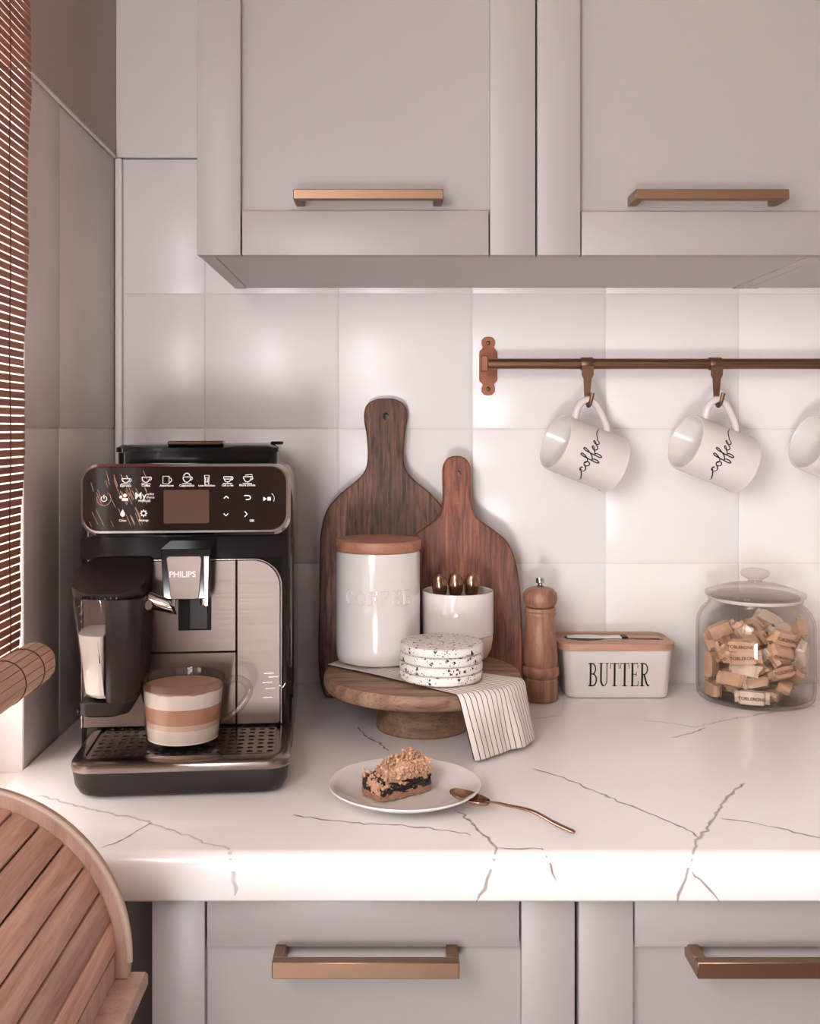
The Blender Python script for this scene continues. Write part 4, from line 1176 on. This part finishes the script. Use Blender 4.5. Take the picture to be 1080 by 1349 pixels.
for i, c in enumerate(CANDY):
    if c[2] > .1045: continue
    pale = i % 10 in (2, 7)
    if i < 10:
        o = O('candy', candy_mesh(i), 'wrapper_pale' if pale else 'wrapper', None, angle=22); cmeshes.append(o.data)
    else:
        o = bpy.data.objects.new('candy', cmeshes[(i * 7) % 10]); COL.objects.link(o)
    o.location = JC + Vector(c[:3]); o.rotation_euler = c[3:]
    if i in PRINTED:
        face, flip, lbl = PRINTED[i]; fl = -1 if flip else 1
        tag(o, lbl, 'candy', 'printed candies in the jar')
        sgn = {'z': 1, '-z': -1, 'y': 1, '-y': -1}
        if face in ('z', '-z'):
            s = 1 if face == 'z' else -1
            fnc = lambda u, v, s=s: (u * s * fl, v * fl, s * .0083)
        else:
            s = 1 if face == 'y' else -1
            fnc = lambda u, v, s=s: (-u * s * fl, s * .0098, v * fl)
        bmt = text_bm('TOBLERONE', .0062, lambda u, v: fnc(u, v - .0022), .00012)
        O('lettering', bmt, 'wrapper_print', o, flat=True)
    else:
        tag(o, 'candy in a plain tan paper wrapper in the heap inside the glass jar', 'candy', 'plain wrapped candies in the jar')

# ================================================================== PLATE, CAKE SLICE, SPOON
PLC = Vector((0.0165, -0.4775, CT + .0005))
bm = new()
lathe(bm, [(0.0001, 0), (.044, 0), (.046, .0012), (.060, .0062), (.0725, .0118), (.0782, .0150), (.0790, .0160), (.0786, .0169), (.0772, .0170), (.070, .0128), (.058, .0074), (.047, .0048), (.040, .0040), (.0001, .0038)], 96)
pl_ = O('dessert_plate', bm, 'ceramic', None, angle=60, label='white round dessert plate with a slice of crumble cake', cat='plate')
pl_.location = PLC
# slice: corner-on to the camera
sl_c = Vector((0.0085, -0.4690, CT + .0005 + .0053))
ck = T('cake_slice', sl_c, 'slice of crumble cake with dark berry filling on the plate', 'cake', rotz=math.radians(34))
def lumpy(x0, x1, y0, y1, z0, z1, amp, seed, div=9, top=None):
    bm = new(); rnd = random.Random(seed)
    box(bm, x0, x1, y0, y1, z0, z1)
    bmesh.ops.subdivide_edges(bm, edges=bm.edges[:], cuts=div, use_grid_fill=True)
    from mathutils import noise
    for v in bm.verts:
        n = noise.noise_vector(Vector((v.co.x * 120 + seed, v.co.y * 120, v.co.z * 120)))
        k = noise.noise(Vector((v.co.x * 45 + seed * 3, v.co.y * 45, 0)))
        base = v.co.z - z0 < .0005
        v.co += Vector((n.x, n.y, 0 if base else n.z)) * amp
        if top and v.co.z > (z0 + z1) / 2: v.co.z += top(v.co.x, v.co.y) + k * amp * 1.5
    return bm
HX, HY = .0345, .0215
def slump(bm, seed, amp=.0025):
    '''round the corners off and lean the sides, as a hand-cut crumbly slice'''
    from mathutils import noise
    for v in bm.verts:
        u, w = v.co.x / HX, v.co.y / HY
        k = max(0, (u * u + w * w) - 1.05)
        v.co.x *= 1 - .10 * k; v.co.y *= 1 - .13 * k
        n = noise.noise(Vector((v.co.x * 60 + seed, v.co.y * 60, 1.7)))
        v.co.x += n * amp * .6; v.co.y += n * amp * .6
        v.co.x -= .10 * max(0, v.co.z - .010) * (1 if u > 0 else -1) * abs(u); v.co.y += .16 * max(0, v.co.z - .008) * (1 if w < 0 else -.6) * abs(w)
    return bm
O('crust', slump(lumpy(-HX, HX, -HY, HY, 0, .0072, .0019, 1, 13, lambda x, y: .0012 * math.sin(x * 190)), 1), 'crust', ck, angle=70)
O('berry_filling', slump(lumpy(-HX + .001, HX - .0005, -HY + .0006, HY - .001, .0055, .0170, .0030, 2, 13), 2), 'berry', ck, angle=70)
slope = lambda x, y: .0065 * (x / HX) + .0035 * math.cos(x * 75 - 1.0) - .0045 * max(0, -x / HX - .35)
O('crumble', slump(lumpy(-HX - .0008, HX - .003, -HY + .001, HY, .0135, .0235, .0042, 3, 15, slope), 3, .004), 'crumb', ck, angle=70)
bm = new(); rnd = random.Random(11)
for k in range(520):
    x = rnd.uniform(-HX, HX * .92); y = rnd.uniform(-HY * .9, HY * .9); z = .0240 + slope(x, y) + rnd.uniform(-.002, .0035)
    q = rnd.random()
    if q < .26: y = -HY * .93 + rnd.uniform(-.0005, .004); z = rnd.uniform(.0130, .0255) + slope(x, y) * .7
    elif q < .34: x = -HX * .96 + rnd.uniform(-.001, .003); z = rnd.uniform(.008, .023)
    if (x / HX) ** 2 + (y / HY) ** 2 > 1.55: continue
    s = rnd.uniform(.0010, .0030)
    m4 = Matrix.Translation((x, y, z)) @ Euler((rnd.uniform(0, 6), rnd.uniform(0, 6), rnd.uniform(0, 6))).to_matrix().to_4x4() @ Matrix.Diagonal((s, s * rnd.uniform(.6, 1), s * rnd.uniform(.35, .8), 1))
    bmesh.ops.create_icosphere(bm, subdivisions=1, radius=1, matrix=m4)
O('crumbs', bm, 'crumb', ck, angle=30, kind='stuff', label='loose oat crumbs on top')
bm = new(); rnd = random.Random(5)
for k in range(22):
    x = rnd.uniform(-HX * .9, HX * .93); y = -HY * .93 + rnd.uniform(-.0008, .0015); z = rnd.uniform(.0078, .0150) + .002 * x / HX; s = rnd.uniform(.0018, .0040)
    bmesh.ops.create_icosphere(bm, subdivisions=2, radius=1, matrix=Matrix.Translation((x, y, z)) @ Matrix.Diagonal((s, s * .7, s * .9, 1)))
O('berries', bm, 'berry', ck, angle=60, kind='stuff')
bm = new()
for k in range(26):
    a_ = rnd.uniform(0, 6.28); r = rnd.uniform(1.06, 1.25); s = rnd.uniform(.0005, .0013)
    bmesh.ops.create_icosphere(bm, subdivisions=1, radius=s, matrix=Matrix.Translation((HX * r * math.cos(a_), HY * r * math.sin(a_), s * .6)))
O('fallen_crumbs', bm, 'crumb', ck, kind='stuff')

# teaspoon on the plate rim
sp_o = O('teaspoon', spoon_mesh(0.132, .043, .0125, .006), 'rose_gold', None, angle=60, label='rose gold teaspoon resting on the plate rim', cat='spoon')
a = Vector((0.0625, -0.5050, CT + .0188)); b = Vector((0.1745, -0.5715, CT + .0028))
ax = (b - a).normalized(); yy = Vector((0, 0, 1)).cross(ax).normalized(); zz = ax.cross(yy)
sp_o.matrix_world = Matrix.Translation(a) @ Matrix((ax, yy, zz)).transposed().to_4x4()

# ================================================================== RAIL, HOOKS, MUGS
RZ, RY = 1.3762, -0.0555
rl = T('hanging_rail', (0.149, 0, RZ), 'bronze hanging rail on the tiled wall', 'rail')
bm = new(); tube(bm, [(-.012, RY, 0), (0.95, RY, 0)], .0078, 20); O('rod', bm, 'bronze', rl)
def bracket(x, lbl=None):
    bm = new()
    hp = [(0.0001, -.0440), (.006, -.0430), (.0098, -.0385), (.0100, -.0330), (.0082, -.0290), (.0088, -.0262), (.0128, -.0225), (.0134, -.018), (.0134, 0)]
    r_ = [(p[0], p[1]) for p in hp]; full = r_ + [(p[0], -p[1]) for p in reversed(r_[:-1])] 
    poly = full + [(-p[0], p[1]) for p in reversed(full) if p[0] > .001]
    prism(bm, [(x + p[0], p[1]) for p in poly], -.0045, -.0005, 'XZ', .0007)
    br = O('bracket', bm, 'copper', rl, label='copper wall bracket')
    bm = new(); tube(bm, [(x - .001, -.0045, 0), (x - .001, RY + .004, 0)], .0062, 14)
    box(bm, x - .0165, x - .006, RY - .0105, RY + .0105, -.0115, .0115, .0012)
    O('bracket_arm', bm, 'copper', br)
    for z in (-.0345, .0345):
        bm = new(); lathe(bm, [(0.0001, .0022), (.0018, .002), (.0032, .0010), (.0034, 0), (.0001, 0)], 14)
        bmesh.ops.rotate(bm, verts=bm.verts[:], matrix=Matrix.Rotation(PI / 2, 3, 'X')); bmesh.ops.translate(bm, verts=bm.verts[:], vec=(x, -.0046, z))
        O('screw', bm, 'bronze_dark', br)
bracket(0.0); bracket(0.90)

hook = None
def make_hook(x, lbl):
    global hook
    if hook is not None:
        h = copy_tree(hook)
    else:
        h = T('rail_hook', (0, 0, 0), '', 'hook', 'hooks on the rail')
        bm = new()
        R0 = .0088
        for (ra, wd) in ((R0, .0086),):
            pr = [(ra - .0007, -wd), (ra + .0004, -wd), (ra + .0007, -wd + .0006), (ra + .0007, wd - .0006), (ra + .0004, wd), (ra - .0007, wd)]
            lathe(bm, pr + [pr[0]], 28)
        bmesh.ops.rotate(bm, verts=bm.verts[:], matrix=Matrix.Rotation(PI / 2, 3, 'Y'))
        O('clip', bm, 'bronze_dark', h)
        bm = new()
        outl = [(-.0084, -.004), (-.0088, -.0165), (-.0070, -.0205), (-.0062, -.0225), (-.0050, -.0480), (.0026, -.0480), (.0048, -.0225), (.0058, -.0205), (.0076, -.0165), (.0082, -.004)]
        prism(bm, outl[::-1], -.0106, -.0090, 'XZ', .0003)
        O('strap', bm, 'bronze_dark', h)
        bm = new()
        tube(bm, smooth_pts([(-.0014, -.0098, -.0455), (-.0014, -.0100, -.0530), (-.0012, -.0125, -.0585), (-.0006, -.0175, -.0612), (.0004, -.0225, -.0580), (.0016, -.0250, -.0520), (.0034, -.0265, -.0430)], 5), .0030, 10)
        O('hook_end', bm, 'bronze_dark', h)
        hook = h
    h.location = (x, RY, RZ); h['label'] = lbl
    return h
mug0 = None
mR, mH = .0412, .0985
av = Vector((-.885, -.29, .335)).normalized()
hv = Vector((.345, -.02, .94)); hv = (hv - av * hv.dot(av)).normalized(); yv = av.cross(hv)
mrot = Matrix((hv, yv, av)).transposed()
def make_mug(hookx, lbl, spin=0.0):
    global mug0
    if mug0 is not None: m = copy_tree(mug0)
    else:
        m = T('coffee_mug', (0, 0, 0), '', 'mug', 'white mugs hanging from the rail')
        bm = new()
        lathe(bm, [(0.0001, .0025), (.033, .0025), (.036, 0), (.040, 0), (.0430, .0018), (mR, .006), (mR, mH - .002), (mR - .0008, mH - .0003), (mR - .002, mH), (mR - .0034, mH - .0012), (mR - .0040, .01), (mR - .008, .0065), (.0001, .006)], 64)
        O('mug_body', bm, 'mug', m, angle=50)
        bm = new()
        tube(bm, smooth_pts([(mR - .002, 0, .0825), (.0520, 0, .0850), (.0640, 0, .0835), (.0720, 0, .0770), (.0740, 0, .0690), (.0700, 0, .0580), (.0610, 0, .0455), (.0510, 0, .0345), (mR - .002, 0, .0270)], 5), .0050, 12)
        for v in bm.verts: v.co.y *= 1.25
        O('handle', bm, 'mug', m)
        sw = [(-2.2, -.95), (-1.7, -.9), (-1.2, -.55), (-.6, -.15), (0, .35), (.5, .85), (.82, .88), (.80, .72)]
        cc = [(.62, .95), (.25, .78), (.10, .38), (.32, .02), (.72, .05), (1.1, .4), (1.4, .85)]
        oo = [(1.72, 1.0), (1.36, .82), (1.25, .40), (1.5, .02), (1.88, .18), (2.0, .62), (1.80, .98), (1.72, .80), (2.05, .68), (2.45, .95)]
        def ff(x): return [(x + .42, 1.55), (x + .58, 2.1), (x + .42, 2.3), (x + .22, 1.8), (x + .12, .9), (x + .05, 0), (x - .02, -.85), (x + .12, -1.2), (x + .34, -.8), (x + .38, -.15), (x + .24, .12), (x + .55, .28), (x + .85, .62)]
        def ee(x): return [(x + .3, .62), (x + .56, .86), (x + .44, 1.02), (x + .16, .82), (x + .06, .4), (x + .28, .02), (x + .62, .1), (x + .9, .4)]
        line = sw + cc + oo + ff(2.35) + ff(3.3) + ee(4.05) + ee(5.0) + [(6.3, .5), (6.9, .62), (7.5, .55), (8.1, .3), (8.9, -.1)]
        pts = smooth_pts([(p[0], p[1], 0) for p in line], 5)
        U = .0090; r_ = mR + .00025
        def fn_(u, v):
            a_ = -PI / 2 - .04 + (u - 3.0) * U / r_
            return (r_ * math.cos(a_), r_ * math.sin(a_), .0590 + (v - .5) * U - (u - 3.0) * U * .10)
        bm = new(); ribbon(bm, [(p.x, p.y) for p in pts], [.19 if 6 < i < len(pts) - 8 else .14 for i in range(len(pts))], fn_)
        O('lettering', bm, 'black_print', m, flat=True, label='black handwritten word coffee')
        mug0 = m
    R3 = Matrix.Rotation(spin, 3, 'Z') @ mrot
    apex = Vector((hookx + .0022, RY - .0180, RZ - .0535))
    m.matrix_world = Matrix.Translation(apex - R3 @ Vector((.0735, 0, .0700))) @ R3.to_4x4()
    m['label'] = lbl
for x, hl, ml, spn in ((0.2865, 'bronze hook on the rail nearest the copper bracket', 'white coffee mug hanging nearest the copper bracket', 0.0), (0.4722, 'bronze hook on the rail above the middle mug', 'white coffee mug hanging in the middle of the rail', -0.03), (0.6480, 'bronze hook at the end of the rail away from the bracket', 'third white mug, cut off by the picture edge', -0.05)):
    make_hook(x, hl); make_mug(x, ml, spn)

# ================================================================== ROLL-TOP BREAD BOX on a small side table
BXc, BZc, BR = -0.347, CZ - 691 / 1620, 0.1395
by0, by1 = -0.7025, -1.06
bz = 0.829
bb = T('bread_box', (BXc, by0, bz), 'wooden roll top bread box with slatted curved lid by the window', 'bread box')
xl = -0.4045
def dpanel(y0, y1):
    poly = [(xl, bz + .012), (BXc + BR * .985, bz + .012)] + arc(BXc, BZc, BR, BR, 0, 90, 22) + [(xl, BZc + BR)]
    bm = new(); prism(bm, poly, y0, y1, 'XZ', .0015)
    return O('side_panel', bm, 'box_wood', bb, angle=25, world=True)
dpanel(by0 - .0125, by0); dpanel(by1, by1 + .0125)
bm = new(); box(bm, xl, -0.1955, by1 - .003, by0 + .002, bz, bz + .0118, .002); O('base_board', bm, 'box_wood', bb, world=True)
bx('back_panel', 'box_wood', bb, xl, xl + .008, by1 + .013, by0 - .013, bz + .0125, BZc + BR - .012).location = -bb.location
SR = 0.1290
pitch = math.radians(10.8)
def slat(c, ang, w, t=.0065):
    bm = new()
    prism(bm, rrect(-w / 2, w / 2, -t, 0, .0016, 2), by1 + .0128, by0 - .0128, 'XZ', .0004)
    bmesh.ops.rotate(bm, verts=bm.verts[:], matrix=Matrix.Rotation(PI / 2 - ang, 3, 'Y'))
    bmesh.ops.translate(bm, verts=bm.verts[:], vec=(c[0], 0, c[1]))
    return O('slat', bm, 'slat', bb, angle=30, world=True)
w_ = 2 * SR * math.sin(pitch / 2) - .0016
for k in range(8):
    a = math.radians(4.0) + pitch * (k + .5)
    slat((BXc + SR * math.cos(a) * math.cos(pitch / 2) ** 0 , BZc + SR * math.sin(a)), a, w_)
for k in range(2):
    slat((BXc - .0128 - .0245 * k - .003, BZc + SR), PI / 2, w_)
bm = new(); tube(bm, [(BXc + (BR + .0002) * math.cos(math.radians(a_)), by0 - .0118, BZc + (BR + .0002) * math.sin(math.radians(a_))) for a_ in range(0, 91, 4)] + [(xl, by0 - .0118, BZc + BR)], .0024, 8)
O('edge_lath', bm, 'box_edge', bb, world=True, label='pale rounded edging')
# lower front lath with its grip
bm = new(); box(bm, BXc + SR - .010, BXc + SR - .001, by1 + .0128, by0 - .0128, bz + .0122, BZc + .006, .001); O('front_lath', bm, 'box_wood', bb, world=True)

tb = T('side_table', (-0.31, -0.9, 0), 'small wooden side table under the bread box', 'table')
bm = new(); box(bm, -0.404, -0.225, -1.055, -0.722, bz - .022, bz - .0005, .002); O('tabletop', bm, 'box_wood', tb, world=True)
for x in (-0.39, -0.255):
    for y in (-1.03, -0.75):
        bm = new(); box(bm, x - .014, x + .014, y - .014, y + .014, 0, bz - .0222, .002); O('leg', bm, 'box_wood', tb, world=True)

# ================================================================== BAMBOO BLIND in the window
bl = T('bamboo_blind', (-0.397, -0.42, 1.0), 'brown slatted bamboo roller blind with its bottom rolled up', 'blind')
YB1 = -0.70
z = 1.031; sm = None; k = 0
rnd = random.Random(21)
while z < 2.165:
    t = (z - 1.04) / .7
    x = -0.4045 + .0006 * math.sin(z * 31)
    ye = -.4185 + .040 * min(1, max(0, t)) ** .8 + .0022 * math.sin(z * 31) + .001 * math.sin(z * 77)
    if sm is None:
        bm = new(); box(bm, -.0007, .0007, YB1, 0, -.0036, .0036, .0004)
        o = O('slat', bm, 'blind', bl); sm = o.data
    else:
        o = bpy.data.objects.new('slat', sm); COL.objects.link(o); o.parent = bl
    o.location = (x + .397, .42 + ye + .0010 * rnd.uniform(-1, 1), z - 1.0)
    o.rotation_euler = (0, rnd.uniform(-.05, .05), 0)
    z += .0090
    k += 1
for y in (-.445, -.72, -.97):
    bm = new()
    pts = []
    zz_ = 1.028
    while zz_ < 2.17:
        t = (zz_ - 1.04) / .7
        pts.append((-0.4045 + .0006 * math.sin(zz_ * 31) + .0012, y, zz_)); zz_ += .0045
    tube(bm, pts, .0007, 5); O('cord', bm, 'thread', bl, world=True)
bx('head_rail', 'blind', bl, -.0125, .012, YB1, .03, 1.166, 1.199, .002)
# the rolled-up part
rx, rz, rr_ = -0.3860, 1.0265, .0225
nr = 16; rm = None
rw = 2 * rr_ * math.tan(PI / nr) - .0007
for k in range(nr):
    a = 2 * PI * k / nr + .1
    if rm is None:
        bm = new(); box(bm, -.0016, .0, YB1, 0, -rw / 2, rw / 2, .0003); o = O('roll_slat', bm, 'blind_roll_lit', bl); rm = o.data
    else:
        o = bpy.data.objects.new('roll_slat', rm); COL.objects.link(o); o.parent = bl
    o.rotation_euler = (0, -a, 0)
    o.location = (rx + rr_ * math.cos(a) + .397, .42 - .418 + rnd.uniform(-.0012, .0012) - .0, rz + rr_ * math.sin(a) - 1.0)
bm = new()
sp_pts = []
for i in range(110):
    a = i * .33; r = .004 + (rr_ - .0045) * i / 110
    sp_pts.append((rx + r * math.cos(a), rz + r * math.sin(a)))
ya, yb = -0.4215, YB1 - .415
prev = None
for p in sp_pts:
    q = (bm.verts.new((p[0], ya, p[1])), bm.verts.new((p[0], yb, p[1])))
    if prev: bm.faces.new((prev[0], q[0], q[1], prev[1]))
    prev = q
o = O('inner_coils', bm, 'blind_roll_lit', bl, world=True, angle=60)
md = o.modifiers.new('thickness', 'SOLIDIFY'); md.thickness = .0008
for y in (-.455, -.51, -.72, -.97):
    bm = new(); tube(bm, [(rx + (rr_ + .0006) * math.cos(a), y, rz + (rr_ + .0006) * math.sin(a)) for a in [2 * PI * i / 32 + .1 for i in range(33)]], .0006, 5)
    O('roll_cord', bm, 'thread', bl, world=True)
